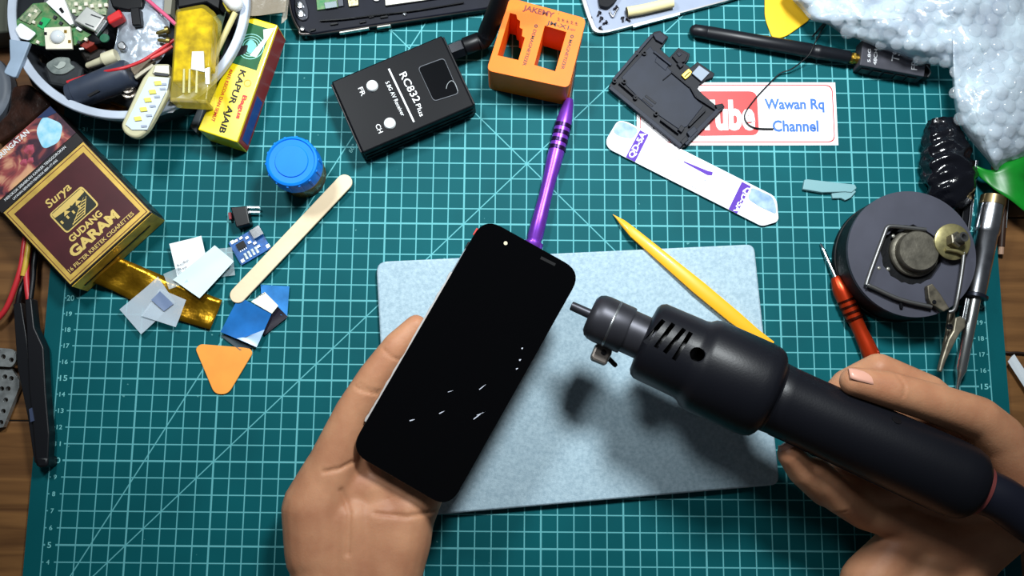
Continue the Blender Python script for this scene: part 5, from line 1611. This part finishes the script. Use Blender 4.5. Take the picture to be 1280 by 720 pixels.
# chrome soldering iron leaning on the stand
def iron():
    pts = [(1242, 246, 0.0082), (1238, 262, 0.0081), (1231, 292, 0.0080), (1215, 368, 0.0075), (1211, 386, 0.0073), (1198, 470, 0.0066), (1195, 492, 0.0064)]
    W = [P(*p) for p in pts]
    t = thing('soldering_iron', 'shiny chrome soldering iron tube lying between the round stand and the wood', 'soldering iron', Vector((W[3].x, W[3].y, 0)))
    d = (W[-1] - W[0]); L = d.length
    a, b = W[0], W[-1]
    s = lambda k: (W[k] - a).dot((b - a).normalized())
    dirty = mat('bronze_rim', (132, 116, 84), 0.35, metal=0.9, var=0.2)
    ch = mat('tube_chrome', (200, 202, 208), 0.24, metal=1.0, var=0.15, vscale=70)
    MB().lathe(a, b, [(0, 0.0062), (0.0002, 0.0076), (0.006, 0.0078), (0.0064, 0.0074)], 28).build('end_rim', dirty, t, 40)
    MB().lathe(a, b, [(0.0062, 0.0076), (s(2) - 0.003, 0.0075), (s(2), 0.0072), (s(2) + 0.0006, 0.0068), (s(3), 0.0062)], 28).build('tube', ch, t, 40)
    MB().lathe(a, b, [(s(3) - 0.001, 0.0062), (s(3), 0.0078), (s(3) + 0.0018, 0.0078), (s(3) + 0.0024, 0.0058)], 28).build('collar', mat('blue_black', (34, 38, 50), 0.3, metal=0.5), t, 40)
    MB().lathe(a, b, [(s(3) + 0.002, 0.0040), (s(4), 0.0040), (s(5) - 0.004, 0.0036), (s(5), 0.0022), (s(5) + 0.002, 0.0016), (L, 0.0007)], 24).build('shaft', mat('olive_chrome', (220, 222, 220), 0.24, metal=1.0), t, 40)
    d = (b - a).normalized()
    o1 = Vector((-0.0052, -0.0012, 0))
    MB().lathe(a + o1, b + o1, [(s(3) + 0.001, 0.0016), (s(4) + 0.006, 0.0016), (s(4) + 0.0062, 0.001)], 14).build('side_rod', CHROME, t, 40)


iron()
# steel ruler edge, dark rod
t = thing('steel_blade', 'thin steel blade with a black side standing beside the black bundle', 'blade', P(1216, 250, 0))
a, b = P(1222, 200, 0.012), P(1212, 288, 0.006)
d = (b - a); L = d.length; d.normalize(); s = Vector((-d.y, d.x, 0)).normalized()
if s.x < 0: s = -s
MB().box(a, d, s, Z, 0, L, -0.0011, 0.0007, -0.004, 0.0).build('edge', CHROME, t, 0, 0.0003)
MB().box(a, d, s, Z, 0, L, -0.0052, -0.0013, -0.005, -0.0006).build('handle_side', BLACK, t, 0, 0.0004)
t = thing('dark_rod', 'dark brown rod with a pale tip on the wood by the chrome iron', 'rod', P(1252, 298, TT))
a, b = P(1256, 245, 0.004), P(1251, 318, 0.000)
L = (b - a).length
MB().lathe(a, b, [(0, 0.0020), (L - 0.005, 0.0020), (L - 0.0048, 0.0018)], 12).build('rod', mat('dark_brown', (52, 34, 26), 0.4), t, 40)
MB().lathe(a, b, [(L - 0.005, 0.0017), (L, 0.0017)], 12).build('tip', mat('pale_tip', (176, 140, 116), 0.5), t, 40)
MB().lathe(a + Vector((0.0018, 0, 0.0006)), b + Vector((0.0018, 0, 0.0006)), [(0, 0.0006), (L * 0.55, 0.0006)], 8).build('bright_edge', CHROME, t, 40)
# scraps on the wood at the right
o = sheet('paper_strip', [(1259, 452), (1267, 443), (1300, 492), (1290, 500)], 0.0014, mat('white_strip', (206, 214, 220), 0.5), None, 0.0004, 0.0008)
tag(o, 'white paper strip on the wooden table beside the mat', 'paper')
wire('dark_wire', 'dark thin wire beside the white paper strip on the wood', [(1255, 440, -0.0018), (1262, 441, -0.001), (1275, 441, -0.0012), (1300, 445, -0.0018)], 0.0008, mat('dark_wire', (40, 26, 20), 0.5))
wire('dark_wire', 'small dark scrap of wire further down the table edge', [(1277, 545, -0.0018), (1284, 550, -0.0010), (1279, 557, -0.0018)], 0.0009, mat('dark_wire', (40, 26, 20), 0.5))

driver('red_screwdriver', 'orange-red metal screwdriver beside the round stand', (1025.5, 304), (1044, 346), (1092, 450), 0.0054, 0.0056, 'red_metal', (196, 58, 22), [0.29, 0.36, 0.43, 0.50], False)
# ------------------------------------------------------------------ phone in the left hand
PH_T, PH_B = 0.061, 0.0535        # screen height at the top and bottom end


def phone():
    TL, TRr, BRr, BL = P(601, 273, PH_T), P(732, 338, PH_T), P(560, 632, PH_B), P(437, 568, PH_B)
    o = BL
    exx = (BRr - BL); eyy = ((TL + TRr) / 2 - (BL + BRr) / 2)
    eyy.normalize(); exx -= eyy * exx.dot(eyy); exx.normalize()
    nz = exx.cross(eyy)
    c = (TL + TRr + BRr + BL) / 4
    W = ((TRr - TL).length + (BRr - BL).length) / 2
    L = ((TL - BL).length + (TRr - BRr).length) / 2
    t = thing('smartphone', 'black smartphone with a dark screen held in the left hand', 'phone', c - nz * 0.008)
    q = lambda x, y, z: c + exx * x + eyy * y + nz * z
    hw, hl = W / 2, L / 2

    def slab(nm, w, l, r, z0, z1, m, bev, parent=t):
        pts = rounded([(-w, -l), (w, -l), (w, l), (-w, l)], r, 7)
        n = len(pts)
        mb = MB().add([q(x, y, z0) for x, y in pts] + [q(x, y, z1) for x, y in pts], [list(range(n))[::-1], list(range(n, 2 * n))] + [[i, (i + 1) % n, n + (i + 1) % n, n + i] for i in range(n)])
        return mb.build(nm, m, parent, 35, bev)
    slab('body', hw - 0.0004, hl - 0.0004, 0.011, -0.0072, -0.0016, mat('phone_body', (22, 23, 27), 0.35), 0.0012)
    slab('screen', hw, hl, 0.0115, -0.0015, 0.0, mat('screen_glass', (3, 3, 4), 0.06, spec=0.4), 0.0004)

    def loc(px, py):             # where a pixel meets the screen plane
        d = ROT.transposed() @ Vector(((px - 640) / FPX, (360 - py) / FPX, -1.0))
        return CAM + d * ((c - CAM).dot(nz) / d.dot(nz))
    p = loc(632, 304)
    MB().lathe(p, p + nz, [(-0.0003, 0.0011), (0.0001, 0.0011), (0.00012, 0)], 16).build('front_camera', mat('camera_cream', (206, 196, 170), 0.2), t, 0)
    a, b = loc(676, 322), loc(694, 331)
    d = (b - a).normalized(); s = nz.cross(d)
    MB().box(a, d, s, nz, 0, (b - a).length, -0.0008, 0.0008, -0.0003, 0.00006).build('earpiece', mat('earpiece_grey', (10, 10, 12), 0.6, spec=0.2), t, 0)
    # lifted silver adhesive along the left edge
    vs, fs = [], []
    N = 60
    for i in range(N + 1):
        f = i / N
        y = hl * (0.52 - 1.28 * f)
        wv = 0.0014 + 0.0007 * noise.noise(Vector((f * 22, 0, 0))) + 0.0004 * noise.noise(Vector((f * 60, 3, 0)))
        for dx, z in ((-hw - wv, -0.0030), (-hw - wv * 0.8, -0.0018), (-hw + 0.0004, -0.0016)):
            vs.append(q(dx, y, z))
    for i in range(N):
        for k in range(2):
            a_ = i * 3 + k
            fs.append([a_, a_ + 1, a_ + 4, a_ + 3])
    MB().add(vs, fs).build('adhesive_edge', mat('silver_glue', (170, 166, 164), 0.4), t, 60)
    # volume rocker, red mark and metal side
    MB().box(q(-hw - 0.0003, hl * 0.50, -0.0045), exx, eyy, nz, -0.0007, 0.0006, 0, 0.020, -0.001, 0.001).build('volume_button', mat('button_grey', (150, 156, 162), 0.3, metal=0.6), t, 0, 0.0003)
    MB().box(q(-hw - 0.0002, hl * 0.845, -0.0038), exx, eyy, nz, -0.0008, 0.001, 0, 0.0045, -0.0012, 0.0015).build('red_tab', mat('red_tab', (190, 50, 44), 0.4), t, 0, 0.0003)
    MB().box(q(-hw - 0.0003, hl * 0.73, -0.0045), exx, eyy, nz, -0.0009, 0.0008, 0, 0.004, -0.002, 0.002).build('edge_clip', BLACK, t, 0, 0.0003)
    MB().box(q(-hw * 0.3, -hl - 0.0001, -0.0045), exx, eyy, nz, 0, hw * 0.6, -0.0003, 0.0004, -0.0012, 0.0012).build('charging_port', BLACK, t, 0)
    # small pale slivers laid flat on the glass
    sc = mat('pale_sliver', (190, 194, 206), 0.4)
    for (x0, y0, x1, y1, w) in ((599, 487, 608, 480, 0.5), (652, 436, 654, 434.5, 0.9), (649, 450.5, 651.5, 449, 0.9), (645, 461.5, 648, 460, 0.7), (549, 517, 556, 513.5, 0.6), (512, 526, 519, 524, 0.7), (560, 490, 567, 488, 0.35), (592, 524, 604, 515, 0.6), (596, 519, 606, 515, 0.4)):
        a, b = loc(x0, y0), loc(x1, y1)
        d = (b - a); LL = d.length; d.normalize(); s = nz.cross(d); h = w / 2300
        MB().add([a - s * h, a + d * LL * 0.5 - s * h, b, a + d * LL * 0.5 + s * h, a + s * h], [[0, 1, 2, 3, 4]]).build('pale_sliver', sc, t, 0).location += nz * 0.00008
    return q, hw, hl, nz


PH = phone()

# ------------------------------------------------------------------ hands
SKIN = mat('skin', (190, 138, 104), 0.5, sss=0.12, col2=(170, 116, 86), vscale=55, bump=0.12, bscale=900, spec=0.35)
NAIL = mat('nail', (212, 158, 138), 0.3, spec=0.5)


def body_mesh(name, chains, voxel=0.0012, smooth=14, creases=(), blobs=()):
    """one continuous surface round tapered limbs; chains hold (px, py, z, radius)"""
    mb = MB()
    for ch in chains:
        pts = [(P(x, y, z), r) for x, y, z, r in ch]
        fine = []
        for i in range(len(pts) - 1):
            n = max(2, int((pts[i + 1][0] - pts[i][0]).length / 0.003))
            for k in range(n): fine.append((pts[i][0].lerp(pts[i + 1][0], k / n), pts[i][1] + (pts[i + 1][1] - pts[i][1]) * k / n))
        fine.append(pts[-1])
        for p, r in fine: mb.ball(p, r, 14, 9)
    for (x, y, z, r, sx, sy, sz) in blobs:
        mb.ball(P(x, y, z), r, 20, 14, sx, sy, sz)
    me = mb.mesh(name)
    o = bpy.data.objects.new(name, me); COL.objects.link(o)
    m = o.modifiers.new('remesh', 'REMESH'); m.mode = 'VOXEL'; m.voxel_size = voxel
    s = o.modifiers.new('smooth', 'SMOOTH'); s.factor = 0.5; s.iterations = smooth
    dg = bpy.context.evaluated_depsgraph_get()
    me2 = bpy.data.meshes.new_from_object(o.evaluated_get(dg))
    bpy.data.objects.remove(o)
    for (seg, w, dep) in creases:
        pp = [P(*p) for p in seg]
        norms = [v.normal.copy() for v in me2.vertices]
        for v, nn in zip(me2.vertices, norms):
            best = 1e9
            for i in range(len(pp) - 1):
                ab = pp[i + 1] - pp[i]
                # distance measured in plan, on the upward side
                f = max(0, min(1, ((v.co - pp[i]).x * ab.x + (v.co - pp[i]).y * ab.y) / max(1e-12, ab.x ** 2 + ab.y ** 2)))
                c = pp[i] + ab * f
                dd = math.hypot(v.co.x - c.x, v.co.y - c.y)
                best = min(best, dd)
            if best < 3 * w and nn.z > 0.05:
                v.co -= nn * dep * math.exp(-(best / w) ** 2)
    return me2


def left_hand():
    ch = []
    # thumb along the left edge of the phone
    ch.append([(405, 628, 0.032, 0.0190), (420, 575, 0.037, 0.0150), (443, 515, 0.043, 0.0114), (470, 471, 0.0465, 0.0104), (497, 434, 0.0485, 0.0092), (520, 407, 0.0490, 0.0066)])
    # palm: heel, thenar, little-finger side
    ch.append([(400, 640, 0.031, 0.0205), (405, 700, 0.030, 0.0200), (412, 770, 0.029, 0.0190)])
    ch.append([(440, 650, 0.029, 0.0200), (445, 720, 0.029, 0.0195), (446, 780, 0.028, 0.019)])
    ch.append([(480, 650, 0.028, 0.0190), (478, 700, 0.028, 0.0190), (474, 780, 0.028, 0.019)])
    ch.append([(508, 640, 0.028, 0.0170), (500, 680, 0.028, 0.0180), (490, 720, 0.028, 0.0175), (480, 790, 0.028, 0.018)])
    ch.append([(405, 628, 0.031, 0.019), (440, 610, 0.028, 0.0165), (480, 610, 0.027, 0.016), (515, 618, 0.027, 0.0145)])
    ch.append([(414, 588, 0.035, 0.0158), (399, 636, 0.031, 0.0215), (402, 690, 0.030, 0.0210)])
    # knuckle row under the phone
    ch.append([(455, 565, 0.030, 0.0125), (485, 570, 0.029, 0.0130), (515, 580, 0.029, 0.0125), (535, 600, 0.029, 0.0115)])
    for a, b in (((440, 640), (455, 565)), ((470, 650), (485, 570)), ((495, 650), (515, 580)), ((508, 650), (535, 600))):
        ch.append([(a[0], a[1], 0.028, 0.0160), (b[0], b[1], 0.029, 0.0125)])
    # four fingers lie under the phone
    ch.append([(455, 565, 0.030, 0.0105), (505, 480, 0.034, 0.0092), (545, 425, 0.0375, 0.0085), (572, 392, 0.0395, 0.0072)])
    ch.append([(485, 570, 0.029, 0.0105), (545, 475, 0.033, 0.0094), (590, 415, 0.0370, 0.0086), (618, 375, 0.0400, 0.0072)])
    ch.append([(515, 580, 0.029, 0.0100), (575, 490, 0.033, 0.0090), (617, 435, 0.0370, 0.0083), (642, 402, 0.0395, 0.0070)])
    ch.append([(535, 600, 0.029, 0.0092), (580, 535, 0.033, 0.0082), (608, 490, 0.0370, 0.0074), (628, 460, 0.0395, 0.0062)])
    # forearm leaving the frame
    ch.append([(440, 770, 0.029, 0.0225), (438, 860, 0.032, 0.0250), (430, 1000, 0.038, 0.0290), (410, 1300, 0.050, 0.0360), (390, 1600, 0.062, 0.0400)])
    cre = [(((480, 437, 0.05), (492, 448, 0.05), (505, 452, 0.05)), 0.0007, 0.0007),
           (((446, 484, 0.05), (458, 490, 0.05), (474, 493, 0.05)), 0.0008, 0.0009),
           (((450, 480, 0.05), (462, 487, 0.05), (476, 489, 0.05)), 0.0006, 0.0006),
           (((405, 590, 0.05), (425, 586, 0.05), (440, 578, 0.05)), 0.0011, 0.0012),
           (((430, 612, 0.04), (440, 640, 0.04), (438, 690, 0.04)), 0.0014, 0.0013),
           (((470, 640, 0.04), (510, 645, 0.04), (542, 640, 0.04)), 0.0012, 0.0010)]
    me = body_mesh('left_hand', ch, 0.0012, 16, cre)
    o = finish('left_hand', me, SKIN, None, 180)
    tag(o, 'left hand palm up with the thumb along the phone edge', 'hand')


left_hand()

# ------------------------------------------------------------------ hot air handle
GA, GB = P(714, 382, 0.066), P(1224, 612, 0.084)


def hot_air():
    a, b = GA, GB
    d = (b - a); L = d.length; d.normalize()
    px2s = lambda px, py: None
    t = thing('hot_air_gun', 'black hot air rework handle with a thin nozzle held over the foam pad', 'hot air gun', Vector(((a.x + b.x) / 2, (a.y + b.y) / 2, 0.05)))
    blk = mat('gun_black', (16, 17, 23), 0.40, spec=0.3, bump=0.05, bscale=900)
    noz = mat('nozzle_steel', (58, 58, 64), 0.42, metal=0.65, var=0.1, vscale=80)
    T = L / math.hypot(1224 - 714, 612 - 382)          # metres along the axis per pixel
    S = lambda q: q * T
    # nozzle and cap
    MB().lathe(a, b, [(S(0), 0.0021), (S(0.6), 0.0026), (S(32), 0.0028), (S(32), 0.0016)], 20).build('nozzle_tip', noz, t, 35)
    MB().lathe(a, b, [(S(-0.02), 0.0017), (S(0.05), 0.0015), (S(0.06), 0)], 16).build('nozzle_bore', BLACK, t, 35)
    MB().lathe(a, b, [(S(27), 0.004), (S(27.5), 0.0095), (S(31), 0.0118), (S(37), 0.0130), (S(45), 0.0134), (S(80), 0.0134), (S(82), 0.0130), (S(82), 0.010)], 40).build('nozzle_cap', noz, t, 35)
    MB().lathe(a, b, [(S(58), 0.01345), (S(59.5), 0.01365), (S(61), 0.01345)], 40).build('cap_seam', STEEL, t, 35)
    MB().lathe(a, b, [(S(80), 0.0118), (S(81), 0.0122), (S(128), 0.0122), (S(128), 0.008)], 40).build('neck', noz, t, 35)
    # ventilated head: cut slots through a hollow shell
    prof = [(S(104), 0.0135), (S(105), 0.0185), (S(108), 0.0208), (S(114), 0.0222), (S(170), 0.0226), (S(176), 0.0232), (S(182), 0.0252), (S(190), 0.0262), (S(258), 0.0262), (S(270), 0.0257), (S(277), 0.0245), (S(281), 0.0225), (S(284), 0.0200), (S(288), 0.0192),
            (S(288), 0.0160), (S(268), 0.0215), (S(240), 0.0232), (S(185), 0.0230), (S(165), 0.0203), (S(116), 0.0200), (S(110), 0.0180), (S(107), 0.0135)]
    shell = MB().lathe(a, b, prof, 64, 1.0, True).mesh('head')
    sh = bpy.data.objects.new('head', shell); COL.objects.link(sh)
    xh, yh = ortho(d)
    up = Z - d * Z.dot(d); up.normalize()
    side = d.cross(up).normalized()            # towards the far side or near side
    if side.y < 0: side = -side                # far side of the table
    cut = MB()
    def ray(px, py, r):                        # axis station and angle seen at that pixel
        dd = (ROT.transposed() @ Vector(((px - 640) / FPX, (360 - py) / FPX, -1.0)))
        w = CAM - a
        A_ = dd - d * dd.dot(d); B_ = w - d * w.dot(d)
        qa, qb, qc = A_.dot(A_), 2 * A_.dot(B_), B_.dot(B_) - r * r
        disc = max(0.0, qb * qb - 4 * qa * qc)
        return CAM + dd * ((-qb - math.sqrt(disc)) / (2 * qa))
    kk = lambda pts: cr(700, 340, 3.765, pts)
    for p, q in (((478, 238), (412, 318)), ((525, 255), (462, 340)), ((575, 280), (505, 365)), ((608, 298), (545, 398))):
        p0, p1 = ray(*kk([p])[0], 0.0224), ray(*kk([q])[0], 0.0224)
        n = 7
        for i in range(n):
            pm = p0.lerp(p1, i / (n - 1))
            ax = a + d * (pm - a).dot(d)
            rad = (pm - ax).normalized()
            tang = d.cross(rad).normalized()
            along = (p1 - p0).normalized()
            along = (along - rad * along.dot(rad)).normalized()
            wdir = rad.cross(along)
            c0 = ax + rad * 0.0215
            cut.box(c0, along, wdir, rad, -0.0022, 0.0022, -0.0012, 0.0012, -0.003, 0.004)
    hp = ray(*kk([(648, 385)])[0], 0.0245)
    ax = a + d * (hp - a).dot(d); rad = (hp - ax).normalized()
    cut.lathe(ax + rad * 0.018, ax + rad * 0.032, [(0, 0.0038), (0.014, 0.0038)], 20)
    cme = cut.mesh('cutter')
    co = bpy.data.objects.new('cutter', cme); COL.objects.link(co)
    bm_ = sh.modifiers.new('slots', 'BOOLEAN'); bm_.operation = 'DIFFERENCE'; bm_.object = co; bm_.solver = 'EXACT'; bm_.use_self = True
    dg = bpy.context.evaluated_depsgraph_get()
    me = bpy.data.meshes.new_from_object(sh.evaluated_get(dg))
    bpy.data.objects.remove(sh); bpy.data.objects.remove(co)
    finish('head', me, blk, t, 35)
    MB().lathe(a, b, [(S(112), 0.0120), (S(270), 0.0150)], 24).build('heater_core', BLACK, t, 35)
    # grip
    MB().lathe(a, b, [(S(280), 0.0185), (S(284), 0.0196), (S(300), 0.0192), (S(330), 0.0190), (S(420), 0.0194), (S(520), 0.0200), (S(538), 0.0196), (S(549), 0.0182), (S(556), 0.0155), (S(559), 0.0128)], 48).build('grip', blk, t, 40)
    # moulding seam along the near side and a small screw well
    for sg in (-1, 1):
        sd = side * sg
        MB().tube([a + d * S(q) + sd * r + UP(-0.003) for q, r in ((300, 0.0190), (350, 0.0190), (420, 0.0193), (500, 0.0198), (535, 0.0194))], 0.00035, 6, 3).build('seam', mat('seam_grey', (44, 46, 52), 0.5), t, 60)
    pw = ray(1121, 525, 0.0195)
    ax = a + d * (pw - a).dot(d); rad = (pw - ax).normalized()
    MB().lathe(ax + rad * 0.0188, ax + rad * 0.0202, [(0, 0.0028), (0.0009, 0.0026), (0.0010, 0)], 16).build('screw_well', BLACK, t, 40)
    # end ring and cable
    MB().lathe(a, b, [(S(557), 0.0110), (S(558), 0.0134), (S(563), 0.0132), (S(564), 0.010)], 36).build('end_ring', mat('red_brown_ring', (112, 52, 50), 0.5), t, 35)
    e = a + d * S(560)
    cab = [e, e + d * 0.012, P(1290, 652, 0.083), P(1345, 690, 0.078), P(1420, 745, 0.066)]
    MB().tube(cab, [0.0122, 0.0118, 0.0116, 0.0116, 0.0116], 24, 6).build('cable', mat('cable_blue_black', (20, 22, 34), 0.4), t, 60)
    # clamp under the cap
    k = lambda pts: [P(x, y, 0.062) for x, y in cr(700, 340, 3.765, pts)]
    cl = MB().prism([p - UP(0.008) for p in k([(144, 400), (168, 342), (205, 318), (250, 340), (244, 384), (216, 440), (154, 414)])], UP(0.009))
    cl.build('clamp', mat('clamp_steel', (122, 114, 108), 0.4, metal=0.6), t, 0, 0.0012)
    cc = P(*cr(700, 340, 3.765, [(205, 378)])[0], 0.0632)
    MB().lathe(cc - UP(0.0004), cc + Z, [(0, 0.0016), (0.0008, 0.0015), (0.0009, 0)], 14).build('clamp_hole', BLACK, t, 35)
    s0, s1 = P(*cr(700, 340, 3.765, [(222, 400)])[0], 0.056), P(*cr(700, 340, 3.765, [(266, 444)])[0], 0.056)
    MB().lathe(s0, s1, [(0, 0.0014), ((s1 - s0).length - 0.001, 0.0014), ((s1 - s0).length, 0.0010)], 14).build('clamp_screw', BLACK, t, 40)


hot_air()


def right_hand():
    ch = []
    # thumb on the far side of the grip, tip towards the nozzle
    ch.append([(1270, 590, 0.058, 0.0165), (1248, 548, 0.068, 0.0140), (1222, 523, 0.0755, 0.0122), (1165, 503, 0.0840, 0.0108), (1115, 488, 0.0880, 0.0100), (1068, 477, 0.0895, 0.0080)])
    # index finger tucked beneath the thumb
    ch.append([(1235, 560, 0.048, 0.0120), (1160, 490, 0.060, 0.0100), (1098, 463, 0.064, 0.0098), (1058, 480, 0.054, 0.0085), (1028, 512, 0.046, 0.0075)])
    # palm under the grip
    ch.append([(1285, 600, 0.042, 0.0165), (1230, 580, 0.046, 0.0150), (1170, 560, 0.042, 0.0130)])
    ch.append([(1270, 640, 0.040, 0.0170), (1220, 630, 0.040, 0.0165), (1150, 610, 0.037, 0.0130)])
    ch.append([(1250, 655, 0.044, 0.0150), (1190, 680, 0.036, 0.0160), (1130, 660, 0.034, 0.0130)])
    ch.append([(1235, 660, 0.042, 0.0140), (1180, 700, 0.034, 0.0150), (1120, 705, 0.031, 0.0125)])
    ch.append([(1250, 575, 0.046, 0.0150), (1195, 535, 0.046, 0.0130), (1130, 515, 0.044, 0.0120), (1085, 520, 0.042, 0.0105)])
    ch.append([(1180, 570, 0.040, 0.0130), (1105, 575, 0.039, 0.0115), (1055, 585, 0.041, 0.0095)])
    # middle finger comes round the near side
    ch.append([(1150, 600, 0.037, 0.0120), (1085, 618, 0.040, 0.0105), (1032, 612, 0.050, 0.0098), (1004, 588, 0.0600, 0.0090), (988, 568, 0.0665, 0.0074)])
    # ring finger next to it
    ch.append([(1140, 655, 0.034, 0.0120), (1080, 640, 0.040, 0.0102), (1050, 622, 0.052, 0.0096), (1034, 603, 0.0580, 0.0088), (1021, 587, 0.0620, 0.0072)])
    # heel of the hand running down to the wrist
    ch.append([(1180, 680, 0.033, 0.0165), (1140, 740, 0.028, 0.0200), (1125, 800, 0.027, 0.0220)])
    ch.append([(1130, 680, 0.032, 0.0140), (1090, 730, 0.027, 0.0180), (1080, 800, 0.027, 0.0210)])
    ch.append([(1110, 800, 0.027, 0.0260), (1100, 900, 0.031, 0.0280), (1090, 1050, 0.038, 0.0310), (1080, 1300, 0.050, 0.0360), (1070, 1600, 0.062, 0.0400)])
    # ball of the thumb
    ch.append([(1272, 590, 0.050, 0.0165), (1268, 640, 0.042, 0.0175), (1215, 690, 0.034, 0.0165), (1165, 760, 0.028, 0.0190)])
    cre = [(((1118, 470, 0.09), (1124, 482, 0.09), (1122, 496, 0.09)), 0.0008, 0.0006),
           (((1010, 640, 0.06), (1035, 656, 0.06), (1062, 650, 0.06)), 0.0007, 0.0006),
           (((1002, 630, 0.06), (1030, 646, 0.06), (1060, 640, 0.06)), 0.0006, 0.0005)]
    me = body_mesh('right_hand', ch, 0.0012, 14, cre)
    o = finish('right_hand', me, SKIN, None, 180)
    tag(o, 'right hand gripping the black hot air handle', 'hand')
    # thumb nail and middle finger nail: small curved plates
    def nail(cpx, z, ddir, nrm, ln, w):
        c = P(cpx[0], cpx[1], z); ddir = Vector(ddir).normalized(); nrm = Vector(nrm); nrm = (nrm - ddir * nrm.dot(ddir)).normalized(); s = nrm.cross(ddir)
        vs, fs = [], []
        N, M = 8, 8
        for i in range(N + 1):
            for j in range(M + 1):
                u, v = -1 + 2 * i / N, -1 + 2 * j / M
                ww = w * (1 - 0.28 * max(0, u) ** 3) * (1 - 0.2 * max(0, -u) ** 4)
                vs.append(c + ddir * (u * ln * math.sqrt(1 - 0.25 * v * v)) + s * (v * ww) - nrm * (0.45 * w * v * v + 0.0006 * u * u))
        for i in range(N):
            for j in range(M):
                q = i * (M + 1) + j
                fs.append([q, q + 1, q + M + 2, q + M + 1])
        ob = MB().add(vs, fs).build('nail', NAIL, o, 60)
        sm = ob.modifiers.new('thickness', 'SOLIDIFY'); sm.thickness = 0.0006
    nail((1080, 467), 0.0955, P(1058, 474, 0.0905) - P(1105, 486, 0.090), (0.05, 0.70, 0.70), 0.0078, 0.0046)
    nail((985, 563), 0.0712, P(978, 556, 0.070) - P(1000, 582, 0.062), (-0.5, 0.0, 0.85), 0.0046, 0.0038)


right_hand()
